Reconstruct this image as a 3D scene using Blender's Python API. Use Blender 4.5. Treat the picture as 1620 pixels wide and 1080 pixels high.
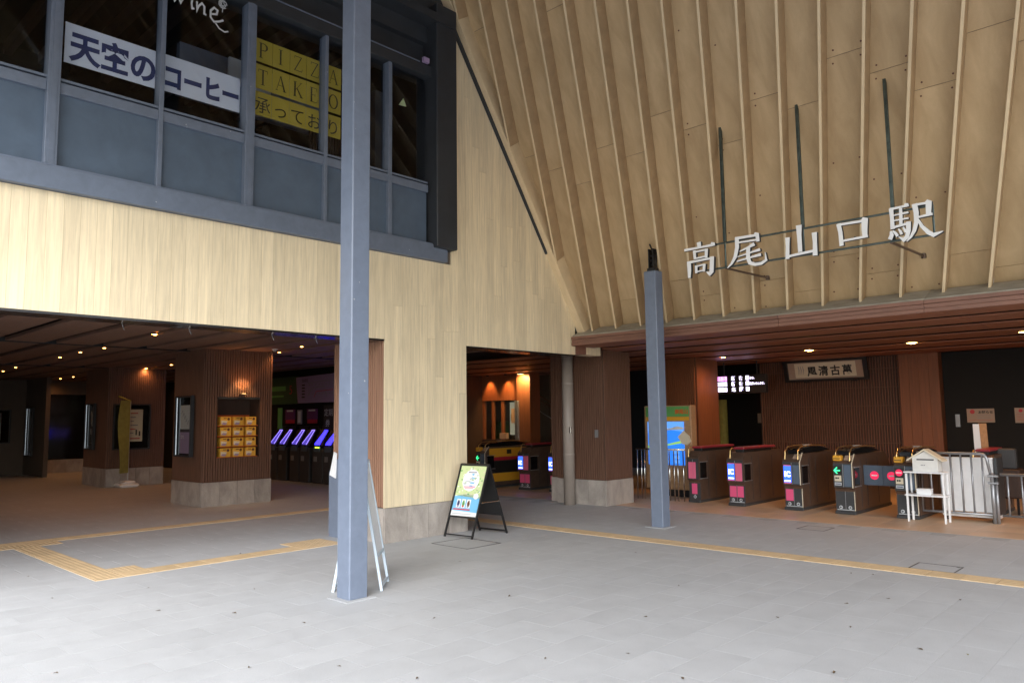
import bpy, math, random
from mathutils import Matrix, Vector, noise
random.seed(7)
SC = bpy.context.scene
for o in list(bpy.data.objects): bpy.data.objects.remove(o)
R = math.radians

# ---------------------------------------------------------------- camera, sky, sun, exposure
YAW, PITCH, ROLL, FPX = 0.7546967, 0.1002794, -0.0127656, 1195.97      # camera 1.6 m above the paving
fw = Vector((-math.sin(YAW)*math.cos(PITCH), math.cos(YAW)*math.cos(PITCH), math.sin(PITCH)))
rt = Vector((math.cos(YAW), math.sin(YAW), 0)); up = rt.cross(fw)
r2 = math.cos(ROLL)*rt + math.sin(ROLL)*up; u2 = -math.sin(ROLL)*rt + math.cos(ROLL)*up
cd = bpy.data.cameras.new('camera'); cam = bpy.data.objects.new('camera', cd); SC.collection.objects.link(cam)
M4 = Matrix((r2, u2, -fw)).transposed().to_4x4(); M4.translation = (0, 0, 1.6); cam.matrix_world = M4
cd.sensor_width = 36; cd.lens = 36*FPX/1620; cd.clip_start = .05; cd.clip_end = 800
SC.camera = cam

world = bpy.data.worlds.new('World'); SC.world = world; world.use_nodes = True
nt = world.node_tree; nt.nodes.clear()
sky = nt.nodes.new('ShaderNodeTexSky'); sky.sky_type = 'NISHITA'; sky.sun_disc = False
SUN_EL, SUN_AZ = R(37), R(140)          # azimuth measured from +Y towards +X: behind the camera's right shoulder
sky.sun_elevation = SUN_EL; sky.sun_rotation = SUN_AZ
hs = nt.nodes.new('ShaderNodeHueSaturation'); hs.inputs['Saturation'].default_value = .62
bg = nt.nodes.new('ShaderNodeBackground'); bg.inputs['Strength'].default_value = .15
wo = nt.nodes.new('ShaderNodeOutputWorld')
nt.links.new(sky.outputs[0], hs.inputs['Color']); nt.links.new(hs.outputs[0], bg.inputs[0]); nt.links.new(bg.outputs[0], wo.inputs[0])
sl = bpy.data.lights.new('sun', 'SUN'); sl.energy = 2.7; sl.angle = R(50); sl.color = (1, .99, .98)
so = bpy.data.objects.new('sun', sl); SC.collection.objects.link(so)
sd = Vector((math.sin(SUN_AZ)*math.cos(SUN_EL), math.cos(SUN_AZ)*math.cos(SUN_EL), math.sin(SUN_EL)))
so.rotation_euler = sd.to_track_quat('Z', 'Y').to_euler(); so.location = sd*30
SC.view_settings.view_transform = 'Standard'; SC.view_settings.look = 'None'
SC.view_settings.gamma = 1; SC.view_settings.use_curve_mapping = False
SC.view_settings.exposure = 1.34
SC.cycles.max_bounces = 7; SC.cycles.diffuse_bounces = 4; SC.cycles.sample_clamp_indirect = 6

# ---------------------------------------------------------------- materials
MT = {}
def mat(name, col, rough=.6, metal=0, var=0, scale=6, stretch=(1,1,1), bump=0, emit=None, es=1, objvar=0, spec=.5, col2=None, coat=0, stain=0, chips=0, fine=0):
    if name in MT: return MT[name]
    m = bpy.data.materials.new(name); MT[name] = m; m.use_nodes = True
    n = m.node_tree; b = n.nodes['Principled BSDF']; L = n.links.new
    b.inputs['Roughness'].default_value = rough; b.inputs['Metallic'].default_value = metal
    b.inputs['Specular IOR Level'].default_value = spec; b.inputs['Coat Weight'].default_value = coat
    b.inputs['Base Color'].default_value = (*col, 1)
    if emit:
        b.inputs['Emission Color'].default_value = (*emit, 1); b.inputs['Emission Strength'].default_value = es
    if var or bump or objvar or col2:
        tc = n.nodes.new('ShaderNodeTexCoord'); mp = n.nodes.new('ShaderNodeMapping'); mp.inputs['Scale'].default_value = stretch
        L(tc.outputs['Object'], mp.inputs[0])
        oi = n.nodes.new('ShaderNodeObjectInfo')
        ad = n.nodes.new('ShaderNodeVectorMath'); ad.operation = 'MULTIPLY_ADD'
        sc3 = n.nodes.new('ShaderNodeCombineXYZ')
        for k, v in enumerate((31., 17., 53.)):
            mm = n.nodes.new('ShaderNodeMath'); mm.operation = 'MULTIPLY'; mm.inputs[1].default_value = v if objvar or col2 else 0
            L(oi.outputs['Random'], mm.inputs[0]); L(mm.outputs[0], sc3.inputs[k])
        ad.operation = 'ADD'; L(mp.outputs[0], ad.inputs[0]); L(sc3.outputs[0], ad.inputs[1])
        nz = n.nodes.new('ShaderNodeTexNoise'); nz.inputs['Scale'].default_value = scale; nz.inputs['Detail'].default_value = 6
        nz.inputs['Roughness'].default_value = .62; nz.inputs['Distortion'].default_value = .4
        L(ad.outputs[0], nz.inputs['Vector'])
        mx = n.nodes.new('ShaderNodeMix'); mx.data_type = 'RGBA'
        c2 = col2 or tuple(c*(1-var) for c in col)
        mx.inputs['A'].default_value = (*c2, 1); mx.inputs['B'].default_value = (*[min(1, c*(1+(var if not col2 else 0)*.6)) for c in col], 1)
        rp = n.nodes.new('ShaderNodeMapRange'); rp.inputs[1].default_value = .32; rp.inputs[2].default_value = .68
        L(nz.outputs[0], rp.inputs[0]); L(rp.outputs[0], mx.inputs['Factor'])
        outc = mx.outputs['Result']
        if fine:
            n2 = n.nodes.new('ShaderNodeTexNoise'); n2.inputs['Scale'].default_value = 140; n2.inputs['Detail'].default_value = 2
            L(tc.outputs['Object'], n2.inputs['Vector'])
            r2_ = n.nodes.new('ShaderNodeMapRange'); r2_.inputs[1].default_value = .3; r2_.inputs[2].default_value = .7
            r2_.inputs[3].default_value = 1-fine; r2_.inputs[4].default_value = 1+fine*.6
            L(n2.outputs[0], r2_.inputs[0])
            mu = n.nodes.new('ShaderNodeVectorMath'); mu.operation = 'SCALE'; L(outc, mu.inputs[0]); L(r2_.outputs[0], mu.inputs['Scale']); outc = mu.outputs[0]
        if objvar:
            mr = n.nodes.new('ShaderNodeMapRange'); mr.inputs[3].default_value = 1-objvar; mr.inputs[4].default_value = 1+objvar*.6
            L(oi.outputs['Random'], mr.inputs[0])
            vm = n.nodes.new('ShaderNodeVectorMath'); vm.operation = 'SCALE'; L(outc, vm.inputs[0]); L(mr.outputs[0], vm.inputs['Scale'])
            outc = vm.outputs[0]
        if stain or chips:
            gp = n.nodes.new('ShaderNodeNewGeometry')
        if stain:      # worn patches and old marks that run on from slab to slab
            for sc_, lo, hi, k1 in ((.45, .35, .65, stain), (5.5, .30, .50, stain*.8), (27., .22, .36, stain*1.2)):
                n3 = n.nodes.new('ShaderNodeTexNoise'); n3.inputs['Scale'].default_value = sc_; n3.inputs['Detail'].default_value = 7; n3.inputs['Roughness'].default_value = .7
                L(gp.outputs['Position'], n3.inputs['Vector']); m3 = n.nodes.new('ShaderNodeMapRange'); m3.inputs[1].default_value = lo; m3.inputs[2].default_value = hi
                m3.inputs[3].default_value = 1-k1; m3.inputs[4].default_value = 1
                L(n3.outputs[0], m3.inputs[0]); v3 = n.nodes.new('ShaderNodeVectorMath'); v3.operation = 'SCALE'; L(outc, v3.inputs[0]); L(m3.outputs[0], v3.inputs['Scale']); outc = v3.outputs[0]
        if chips:      # small pale knocks in the paint
            n4 = n.nodes.new('ShaderNodeTexNoise'); n4.inputs['Scale'].default_value = 16; n4.inputs['Detail'].default_value = 3
            L(gp.outputs['Position'], n4.inputs['Vector']); m4 = n.nodes.new('ShaderNodeMapRange'); m4.inputs[1].default_value = .75; m4.inputs[2].default_value = .765
            L(n4.outputs[0], m4.inputs[0]); x4 = n.nodes.new('ShaderNodeMix'); x4.data_type = 'RGBA'; x4.inputs['B'].default_value = (.55, .55, .55, 1)
            L(m4.outputs[0], x4.inputs['Factor']); L(outc, x4.inputs['A']); outc = x4.outputs['Result']
        L(outc, b.inputs['Base Color'])
        if bump:
            bp = n.nodes.new('ShaderNodeBump'); bp.inputs['Strength'].default_value = bump; bp.inputs['Distance'].default_value = .01
            L(nz.outputs[0], bp.inputs['Height']); L(bp.outputs[0], b.inputs['Normal'])
        rr = n.nodes.new('ShaderNodeMapRange'); rr.inputs[3].default_value = max(.02, rough-.08); rr.inputs[4].default_value = min(1, rough+.1)
        L(nz.outputs[0], rr.inputs[0]); L(rr.outputs[0], b.inputs['Roughness'])
    return m

def glassmat(name, tint, refl=.06):
    m = bpy.data.materials.new(name); MT[name] = m; m.use_nodes = True; n = m.node_tree; n.nodes.clear(); L = n.links.new
    t = n.nodes.new('ShaderNodeBsdfTransparent'); t.inputs[0].default_value = (*tint, 1)
    g = n.nodes.new('ShaderNodeBsdfGlossy'); g.inputs['Roughness'].default_value = .03
    lw = n.nodes.new('ShaderNodeLayerWeight'); lw.inputs[0].default_value = .5      # Schlick reflectance of plain glass
    pw = n.nodes.new('ShaderNodeMath'); pw.operation = 'POWER'; pw.inputs[1].default_value = 5; L(lw.outputs['Facing'], pw.inputs[0])
    f = n.nodes.new('ShaderNodeMath'); f.operation = 'MULTIPLY_ADD'; f.inputs[1].default_value = .9; f.inputs[2].default_value = .035; L(pw.outputs[0], f.inputs[0])
    x = n.nodes.new('ShaderNodeMixShader'); o = n.nodes.new('ShaderNodeOutputMaterial')
    L(f.outputs[0], x.inputs[0]); L(t.outputs[0], x.inputs[1]); L(g.outputs[0], x.inputs[2]); L(x.outputs[0], o.inputs[0])
    return m

# wood
mat('pale_board', (.82, .685, .46), .55, var=.16, scale=3.0, stretch=(12, 12, .6), bump=.04, objvar=.09, fine=.03, stain=.035)
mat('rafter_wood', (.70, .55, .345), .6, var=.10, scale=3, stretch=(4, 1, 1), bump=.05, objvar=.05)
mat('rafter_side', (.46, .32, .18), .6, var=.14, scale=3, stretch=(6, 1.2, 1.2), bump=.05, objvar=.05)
mat('ceiling_ply', (.60, .44, .25), .62, col2=(.47, .33, .175), scale=1.5, stretch=(3.2, 1, 1), bump=.05, objvar=.06, fine=.04)
mat('weathered_board', (.36, .33, .27), .8, var=.3, scale=6, stretch=(1, 5, 5), objvar=.12)
mat('fascia_board', (.22, .105, .07), .5, var=.22, scale=4, stretch=(.6, 8, 8), objvar=.1)
mat('soffit_board', (.27, .10, .05), .5, var=.22, scale=4, stretch=(.6, 8, 8), objvar=.15)
mat('hall_soffit_board', (.21, .12, .085), .55, var=.22, scale=4, stretch=(.6, 8, 8), objvar=.15)
mat('brown_slat', (.165, .085, .055), .5, var=.3, scale=5, stretch=(9, 9, .5), bump=.1)
mat('jamb_slat', (.36, .20, .13), .5, var=.35, scale=5, stretch=(16, 16, .3), bump=.1)
mat('dark_wood', (.05, .028, .02), .6, var=.2, scale=4, stretch=(6, 6, .6))
mat('column_wood', (.24, .085, .035), .5, var=.2, scale=3, stretch=(9, 9, .5), objvar=.05)
mat('counter_wood', (.45, .27, .14), .5, var=.2, scale=4, stretch=(1, 6, 6))
# metal
mat('blue_grey_steel', (.165, .20, .27), .42, var=.10, scale=9, bump=.03, fine=.04, chips=1)
mat('frame_steel', (.14, .17, .225), .45, var=.12, scale=7, bump=.03, chips=1)
mat('panel_steel', (.09, .125, .175), .40, var=.12, scale=4)
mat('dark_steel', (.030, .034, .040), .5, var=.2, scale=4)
mat('black_metal', (.012, .012, .013), .4)
mat('green_steel', (.10, .13, .12), .35, metal=.7, var=.35, scale=9)
mat('chrome', (.62, .62, .60), .22, metal=1)
mat('steel_grey', (.36, .37, .39), .4, metal=.6, var=.12, scale=8)
mat('bronze', (.13, .085, .062), .36, metal=.3, var=.22, scale=6, spec=.6)
mat('dark_grey', (.045, .047, .05), .45, var=.15, scale=6)
mat('gold', (.75, .52, .22), .28, metal=.9)
mat('red_pad', (.28, .025, .04), .35)
mat('purple', (.17, .04, .10), .5)
mat('black_glass', (.010, .010, .011), .08, spec=.6)
mat('off_white', (.86, .87, .88), .45, var=.06, scale=5)
mat('white', (.84, .84, .84), .4)
mat('white_wood', (.76, .75, .71), .5, var=.1, scale=4)
mat('pale_grey', (.55, .58, .60), .4)
mat('paint_blue', (.58, .68, .76), .4)
mat('pipe_beige', (.34, .29, .25), .45, var=.1, scale=3)
mat('lintel_metal', (.045, .04, .04), .18, metal=.6, var=.2, scale=3)
# stone
mat('granite', (.50, .512, .525), .66, var=.07, scale=2.0, bump=.05, objvar=.02, fine=.13, stain=.07)
mat('joint', (.40, .405, .41), .9, var=.12, scale=5)
mat('inner_tile', (.68, .47, .31), .42, var=.14, scale=1.2, bump=.05, objvar=.07, fine=.08, stain=.06)
mat('inner_joint', (.25, .17, .11), .9)
mat('tactile', (.67, .50, .30), .55, var=.12, scale=6, objvar=.06, fine=.06, stain=.07)
mat('plinth_stone', (.41, .365, .325), .7, var=.30, scale=4.5, stretch=(1, 1, .5), bump=.2, objvar=.08, fine=.12)
mat('concrete', (.30, .30, .30), .8, var=.12, scale=3)
mat('plaster_grey', (.12, .095, .075), .8, var=.1, scale=3)
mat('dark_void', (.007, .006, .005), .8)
mat('batten', (.19, .08, .045), .5, var=.25, scale=5, stretch=(9, 9, .5))
# printed and other colours
mat('pink', (.78, .10, .24), .45); mat('pink_panel', (.78, .16, .28), .4)
mat('blue_ink', (.022, .035, .12), .5); mat('black_ink', (.015, .015, .015), .5)
mat('banner_white', (.62, .66, .74), .6); mat('yellow_paper', (.40, .31, .035), .6)
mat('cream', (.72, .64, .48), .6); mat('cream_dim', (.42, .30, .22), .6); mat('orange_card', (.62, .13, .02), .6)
mat('yellow_box', (.75, .42, .05), .5); mat('brown_ink', (.12, .04, .02), .5)
mat('green_ink', (.12, .36, .10), .5); mat('lime', (.60, .70, .36), .5); mat('leafy', (.35, .52, .25), .5); mat('sky_print', (.18, .50, .78), .5); mat('red_ink', (.55, .04, .05), .5)
mat('yellow_train', (.72, .36, .03), .4); mat('red_band', (.45, .02, .04), .4); mat('grey_ink', (.25, .25, .26), .5)
mat('lilac', (.35, .26, .42), .5); mat('purple_sign', (.12, .03, .12), .5); mat('dark_green', (.03, .09, .035), .5)
mat('leaf', (.10, .065, .03), .8); mat('leaf_green', (.22, .20, .05), .8)
mat('banner_green', (.30, .29, .07), .7, var=.2, scale=9)
mat('lamp_glow', (1, .6, .25), .5, emit=(1, .42, .09), es=11)
mat('lamp_glow_gate', (1, .7, .3), .5, emit=(1, .62, .16), es=14)
mat('led_purple', (.4, .2, 1), .5, emit=(.42, .30, 1), es=4.0); mat('led_blue', (.05, .04, .4), .5, emit=(.04, .03, 1), es=1.3)
mat('led_edge', (.8, .6, 1), .5, emit=(.30, .22, 1), es=.8)
mat('led_dim', (.05, .03, .12), .4, emit=(.10, .07, .55), es=.35)
mat('led_white', (.8, .75, 1), .5, emit=(.78, .70, 1), es=1.5); mat('led_pink', (1, .3, 1), .5, emit=(.95, .30, .95), es=1.4)
mat('screen_blue', (.02, .05, .12), .3, emit=(.02, .17, .72), es=.6); mat('screen_sky', (.04, .06, .12), .3, emit=(.10, .30, .80), es=.55)
mat('screen_green', (.04, .08, .03), .3, emit=(.22, .42, .10), es=.6); mat('ic_blue', (.02, .08, .8), .3, emit=(.03, .10, .95), es=1.0)
mat('ic_white', (.9, .9, 1), .3, emit=(.8, .85, 1), es=1.1); mat('arrow_green', (.05, .8, .3), .3, emit=(.04, .75, .25), es=.9)
mat('tube_white', (.8, .85, .9), .3, emit=(.75, .82, .9), es=.4); mat('stop_red', (.7, .02, .06), .3, emit=(.8, .02, .10), es=.35)
mat('red_led', (1, .1, .1), .3, emit=(1, .08, .05), es=2); mat('green_led', (.6, 1, .1), .3, emit=(.5, 1, .05), es=1.5)
mat('office_glow', (.5, .5, .4), .5, emit=(.30, .28, .20), es=.35); mat('warm_lamp', (1, .7, .35), .5, emit=(1, .60, .22), es=3.0)
glassmat('window_glass', (.93, .95, .97)); glassmat('clear_glass', (.93, .95, .95))

# ---------------------------------------------------------------- mesh helpers
class MB:
    def __init__(s): s.v = []; s.f = []; s.m = []; s.mats = []
    def _mi(s, m):
        m = m or 'white'
        if m not in s.mats: s.mats.append(m)
        return s.mats.index(m)
    def add(s, vs, fs, m=None, T=None):
        b = len(s.v); k = s._mi(m)
        s.v += [tuple(T @ Vector(v)) if T else tuple(v) for v in vs]
        for f in fs: s.f.append(tuple(b+i for i in f)); s.m.append(k)
        return s
    def box(s, x0, x1, y0, y1, z0, z1, m=None, T=None):
        return s.add([(x0,y0,z0),(x1,y0,z0),(x1,y1,z0),(x0,y1,z0),(x0,y0,z1),(x1,y0,z1),(x1,y1,z1),(x0,y1,z1)],
                     [(3,2,1,0),(4,5,6,7),(0,1,5,4),(1,2,6,5),(2,3,7,6),(3,0,4,7)], m, T)
    def bbox(s, x0, x1, y0, y1, z0, z1, b=.004, m=None, T=None):   # box with all edges chamfered a little (top and vertical)
        P = [(x0+b,y0),(x1-b,y0),(x1,y0+b),(x1,y1-b),(x1-b,y1),(x0+b,y1),(x0,y1-b),(x0,y0+b)]
        cx, cy = (x0+x1)/2, (y0+y1)/2; vs = []
        for z, k in ((z0, 1), (z0+b, 0), (z1-b, 0), (z1, 1)):
            for (x, y) in P:
                vs.append((x - math.copysign(b, x-cx)*k, y - math.copysign(b, y-cy)*k, z))
        fs = [tuple(range(7, -1, -1)), tuple(range(24, 32))]
        for r in range(3):
            for i in range(8): fs.append((r*8+i, r*8+(i+1) % 8, r*8+8+(i+1) % 8, r*8+8+i))
        return s.add(vs, fs, m, T)
    def prism(s, poly, n0, n1, fr, m=None):   # poly in (u,v) of frame fr=(origin,U,V,N), extruded from n0 to n1
        o, U, V, N = fr; k = len(poly)
        ar = sum(poly[i][0]*poly[(i+1) % k][1]-poly[(i+1) % k][0]*poly[i][1] for i in range(k))
        if ar < 0: poly = poly[::-1]
        vs = [o+U*u+V*v+N*n0 for u, v in poly]+[o+U*u+V*v+N*n1 for u, v in poly]
        fs = [tuple(range(k-1, -1, -1)), tuple(range(k, 2*k))]+[(i, (i+1) % k, (i+1) % k+k, i+k) for i in range(k)]
        return s.add(vs, fs, m)
    def rect(s, u0, v0, u1, v1, n0, n1, fr, m=None): return s.prism([(u0,v0),(u1,v0),(u1,v1),(u0,v1)], n0, n1, fr, m)
    def tube(s, pts, r, n=10, m=None, caps=True):
        pts = [Vector(p) for p in pts]; rs = r if isinstance(r, (list, tuple)) else [r]*len(pts)
        rings = []; prev = None
        for i, p in enumerate(pts):
            d = ((pts[min(i+1, len(pts)-1)]-p).normalized()+(p-pts[max(i-1, 0)]).normalized()).normalized()
            a = prev - d*prev.dot(d) if prev and (prev-d*prev.dot(d)).length > 1e-4 else d.orthogonal()
            a.normalize(); prev = a; b = d.cross(a)
            rings.append([p+(a*math.cos(2*math.pi*k/n)+b*math.sin(2*math.pi*k/n))*rs[i] for k in range(n)])
        vs = [v for q in rings for v in q]; fs = []
        for i in range(len(pts)-1):
            for k in range(n): fs.append((i*n+k, i*n+(k+1) % n, (i+1)*n+(k+1) % n, (i+1)*n+k))
        if caps: fs += [tuple(range(n-1, -1, -1)), tuple(range((len(pts)-1)*n, len(pts)*n))]
        return s.add(vs, fs, m)
    def cyl(s, x, y, z0, z1, r, n=16, m=None, r1=None):
        return s.tube([(x, y, z0), (x, y, z1)], [r, r1 if r1 is not None else r], n, m)
    def stroke(s, pts, n0, n1, fr, m=None):   # tapered polyline (u,v,halfwidth) as a solid with mitred turns
        L = []; Rr = []
        P = [Vector((p[0], p[1])) for p in pts]
        for i, p in enumerate(P):
            d1 = (P[i]-P[i-1]).normalized() if i else None
            d2 = (P[i+1]-P[i]).normalized() if i < len(P)-1 else None
            d = (d1+d2) if d1 and d2 else (d1 or d2)
            if d.length < .2: d = d2
            d = d.normalized(); nn = Vector((-d.y, d.x)); w = pts[i][2]
            if d1 and d2: w = w/max(.6, abs(nn.dot(Vector((-d1.y, d1.x)))))
            L.append(p+nn*w); Rr.append(p-nn*w)
        for i in range(len(P)-1):
            s.prism([tuple(Rr[i]), tuple(Rr[i+1]), tuple(L[i+1]), tuple(L[i])], n0, n1, fr, m)
        return s
    def build(s, name, m=None, parent=None, world=True, smooth=False, kind=None):
        me = bpy.data.meshes.new(name); off = Vector((0, 0, 0))
        if parent is not None and world:
            q = parent
            while q: off += q.location; q = q.parent
        me.from_pydata([tuple(Vector(v)-off) for v in s.v], [], s.f); me.validate()
        if m: me.materials.append(MT[m])
        else:
            for k in s.mats: me.materials.append(MT[k])
            if len(me.polygons) == len(s.m): me.polygons.foreach_set('material_index', s.m)
        if smooth: me.polygons.foreach_set('use_smooth', [True]*len(me.polygons))
        me.update()
        o = bpy.data.objects.new(name, me); SC.collection.objects.link(o)
        if parent is not None: o.parent = parent
        if kind: o['kind'] = kind
        return o
def tag(o, label=None, cat=None, group=None, kind=None):
    if label: o['label'] = label
    if cat: o['category'] = cat
    if group: o['group'] = group
    if kind: o['kind'] = kind
    return o
def thing(name, label, cat, loc, group=None, kind=None, rz=0):
    o = bpy.data.objects.new(name, None); SC.collection.objects.link(o); o.location = loc; o.rotation_euler[2] = rz
    o.empty_display_size = .2
    if kind: o['kind'] = kind
    else: tag(o, label, cat, group)
    return o
def copy_tree(o, parent=None):
    c = o.copy(); SC.collection.objects.link(c)
    if parent: c.parent = parent
    for ch in [k for k in o.children]: copy_tree(ch, c)
    return c
def inst(src, loc, parent, name=None):
    c = bpy.data.objects.new(name or src.name.split('.')[0], src.data); SC.collection.objects.link(c); c.parent = parent; c.location = loc
    return c
X_, Y_, Z_ = Vector((1,0,0)), Vector((0,1,0)), Vector((0,0,1))
def FX(x, y=0, z=0): return (Vector((x, y, z)), Y_, Z_, X_)          # a plane facing +X: u runs +Y, v runs +Z
def FY(y, x=0, z=0): return (Vector((x, y, z)), X_, Z_, -Y_)         # a plane facing -Y: u runs +X, v runs +Z
def text(mb, s, u, v, size, fr, m, n0=.001, depth=.002, bold=0, sx=1, center=False, shear=0):
    cu = bpy.data.curves.new('lettering', 'FONT'); cu.body = s; cu.size = size; cu.extrude = 0; cu.offset = bold; cu.resolution_u = 4
    cu.shear = shear
    ob = bpy.data.objects.new('lettering', cu); SC.collection.objects.link(ob)
    dg = bpy.context.evaluated_depsgraph_get(); ev = ob.evaluated_get(dg); me = ev.to_mesh()
    vs = [w.co.copy() for w in me.vertices]; fs = [tuple(p.vertices) for p in me.polygons]
    ev.to_mesh_clear(); bpy.data.objects.remove(ob); bpy.data.curves.remove(cu)
    if not vs: return
    cxx = (min(w.x for w in vs)+max(w.x for w in vs))/2 if center else 0
    o, U, V, N = fr
    mb.add([o+U*(u+(w.x-cxx)*sx)+V*(v+w.y)+N*(n0+depth) for w in vs], fs, m)

# ================================================================ THE SETTING: ground and paving
g = MB(); g.add([(-60,-60,-.0022),(60,-60,-.0022),(60,60,-.0012),(-60,60,-.0022)], [(0,1,2,3)]); gr = g.build('ground', 'joint'); tag(gr, kind='structure')
paving = thing('pavement', None, None, (0, 0, 0), kind='structure')
def cam_px(x, y, z=0):
    v = Vector((x, y, z-1.6)); d = v.dot(fw)
    return (None if d < .2 else (810+FPX*v.dot(r2)/d, 540-FPX*v.dot(u2)/d))
manholes = [(-2.54,-2.11,8.650,9.03,'tile-filled drain cover frame touching the tactile strip at the far right','near'),
            (-4.54,-4.15,10.60,11.0,'tile-filled drain cover frame between the tactile strip and the ticket gates',''),
            (-7.61,-6.93,6.52,7.12,'large square drain cover frame in front of the black sandwich board','')]
TW, TL, G_ = .30, .60, .0024
def chamfer_tile(w, l, c=.0006, h=.02):
    m = MB(); m.add([(0,0,-h),(w,0,-h),(w,l,-h),(0,l,-h),(0,0,0),(w,0,0),(w,l,0),(0,l,0)], [(0,1,5,4),(1,2,6,5),(2,3,7,6),(3,0,4,7),(4,5,6,7)]); return m
cells = []; halves = []
for i in range(-96, 14):
    for j in range(-6, 21):
        x0 = i*TW; y0 = j*TL+(.30 if i % 2 else 0)-.25
        if y0+TL > 11.36:
            if y0 < 11.1 and x0 > -14: halves.append((x0, y0, 11.36-y0-.003))
            continue
        cx, cy = x0+TW/2, y0+TL/2
        if any(a-.02 < cx < b+.02 and c-.02 < cy < d+.02 for a, b, c, d, _, _ in manholes[:0]): continue
        cells.append((x0, y0, math.hypot(cx, cy)))
proto = chamfer_tile(TW-G_, TL-G_).build('paving_slab', 'granite', paving, world=False)
vis = []; rest = []
for c in cells:
    p = cam_px(c[0]+TW/2, c[1]+TL/2)
    (vis if p and -30 < p[0] < 1650 and p[1] < 1120 and c[2] < 30 else rest).append(c)
vis.sort(key=lambda c: c[2])
for k, c in enumerate(vis[:300]):
    if k == 0: proto.location = (c[0], c[1], 0)
    else: inst(proto, (c[0], c[1], 0), paving)
m = MB(); t0 = chamfer_tile(TW-G_, TL-G_)
for c in vis[300:]+[c for c in rest if c[0] > -14 and c[1] > -2]:
    z = 0; m.add([(v[0]+c[0], v[1]+c[1], v[2]+z) for v in t0.v], t0.f)
m.build('paving_slab', 'granite', paving, kind='stuff')
for x0, y0, l in halves:
    if x0 > -9 : o = chamfer_tile(TW-G_, l).build('paving_slab', 'granite', paving, world=False); o.location = (x0, y0, 0)
m = MB()
for i in range(26): m.box(-8.2+i*.6+.003, -7.6+i*.6-.003, 11.365, 11.395, -.02, -.001)
m.build('threshold_strip', 'concrete', paving)

hallfloor = thing('gate_hall_floor', None, None, (0, 0, 0), kind='structure')
g = MB(); g.add([(-18,11.40,-.002),(4,11.40,-.002),(4,22,-.002),(-18,22,-.002)], [(0,1,2,3)]); g.build('tile_bed', 'inner_joint', hallfloor)
pt = chamfer_tile(.596, .596).build('floor_tile', 'inner_tile', hallfloor, world=False); first = True
rest = MB(); n = 0; tt = chamfer_tile(.596, .596)
for j in range(10):
    for i in range(34):
        x, y = -17+i*.6, 11.402+j*.6
        if n < 290 and -14 < x < 1:
            if first: pt.location = (x, y, 0); first = False
            else: inst(pt, (x, y, 0), hallfloor)
            n += 1
        else: rest.add([(v[0]+x, v[1]+y, v[2]) for v in tt.v], tt.f)
rest.build('floor_tile', 'inner_tile', hallfloor, kind='stuff')

# tactile guide paving
tact = thing('tactile_paving', None, None, (0, 0, 0), kind='structure')
def tac(bars, alongx=True, L=.296):
    m = MB(); m.bbox(0, L, 0, L, -.004, .0045, .002)
    if bars:
        for k in range(4):
            a = .022+k*.072
            if alongx: m.bbox(.012, L-.012, a, a+.034, .0045, .0068, .0010)
            else: m.bbox(a, a+.034, .012, L-.012, .0045, .0068, .0010)
    else:
        for i in range(5):
            for j in range(5): m.cyl(.034+i*.057, .034+j*.057, .0045, .0068, .014, 6)
    return m
TBX = tac(True, True).build('guide_tile', 'tactile', tact, world=False)
TBY = tac(True, False).build('guide_tile', 'tactile', tact, world=False)
TDT = tac(False).build('warning_tile', 'tactile', tact, world=False)
used = set()
def lay(src, x, y):
    if src.name in used: inst(src, (x, y, .001), tact)
    else: used.add(src.name); src.location = (x, y, .001)
for i in range(38): lay(TBX, -9.2+i*.3, 8.34)                  # along the gates
for i in range(2): lay(TDT, -9.5, 8.34+i*.3)
for j in range(30): lay(TBY, -12.10, 1.6+j*.3) if not (7 <= j <= 6) else None
for j in range(4): lay(TDT, -11.80, 2.2+j*.3)
for i in range(10): lay(TDT, -11.5+i*.3, 2.82)                 # cross strip between the two runs
lay(TDT, -9.10, 3.12)
for j in range(7): lay(TBY, -8.80, 3.12+j*.3)
for i in range(2):
    for j in range(2): lay(TDT, -9.10+i*.3, 5.22+j*.3)

for a, b, c, d, lab, _ in manholes:
    t = thing('drain_cover', lab, 'drain cover', ((a+b)/2, (c+d)/2, 0), 'drain covers set in the paving')
    m = MB(); w = .012
    m.box(a, b, c, c+w, -.01, .0025); m.box(a, b, d-w, d, -.01, .0025); m.box(a, a+w, c+w, d-w, -.01, .0025); m.box(b-w, b, c+w, d-w, -.01, .0025)
    m.build('cover_frame', 'black_metal', t)
    MB().bbox(a+w+.006, b-w-.006, c+w+.006, d-w-.006, -.01, .0018, .002).build('inset_slab', 'granite', t)
    k = MB(); k.box(b-.06, b-.03, d-.05, d-.03, .0018, .0030); k.build('lifting_key_hole', 'black_metal', t)

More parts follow.
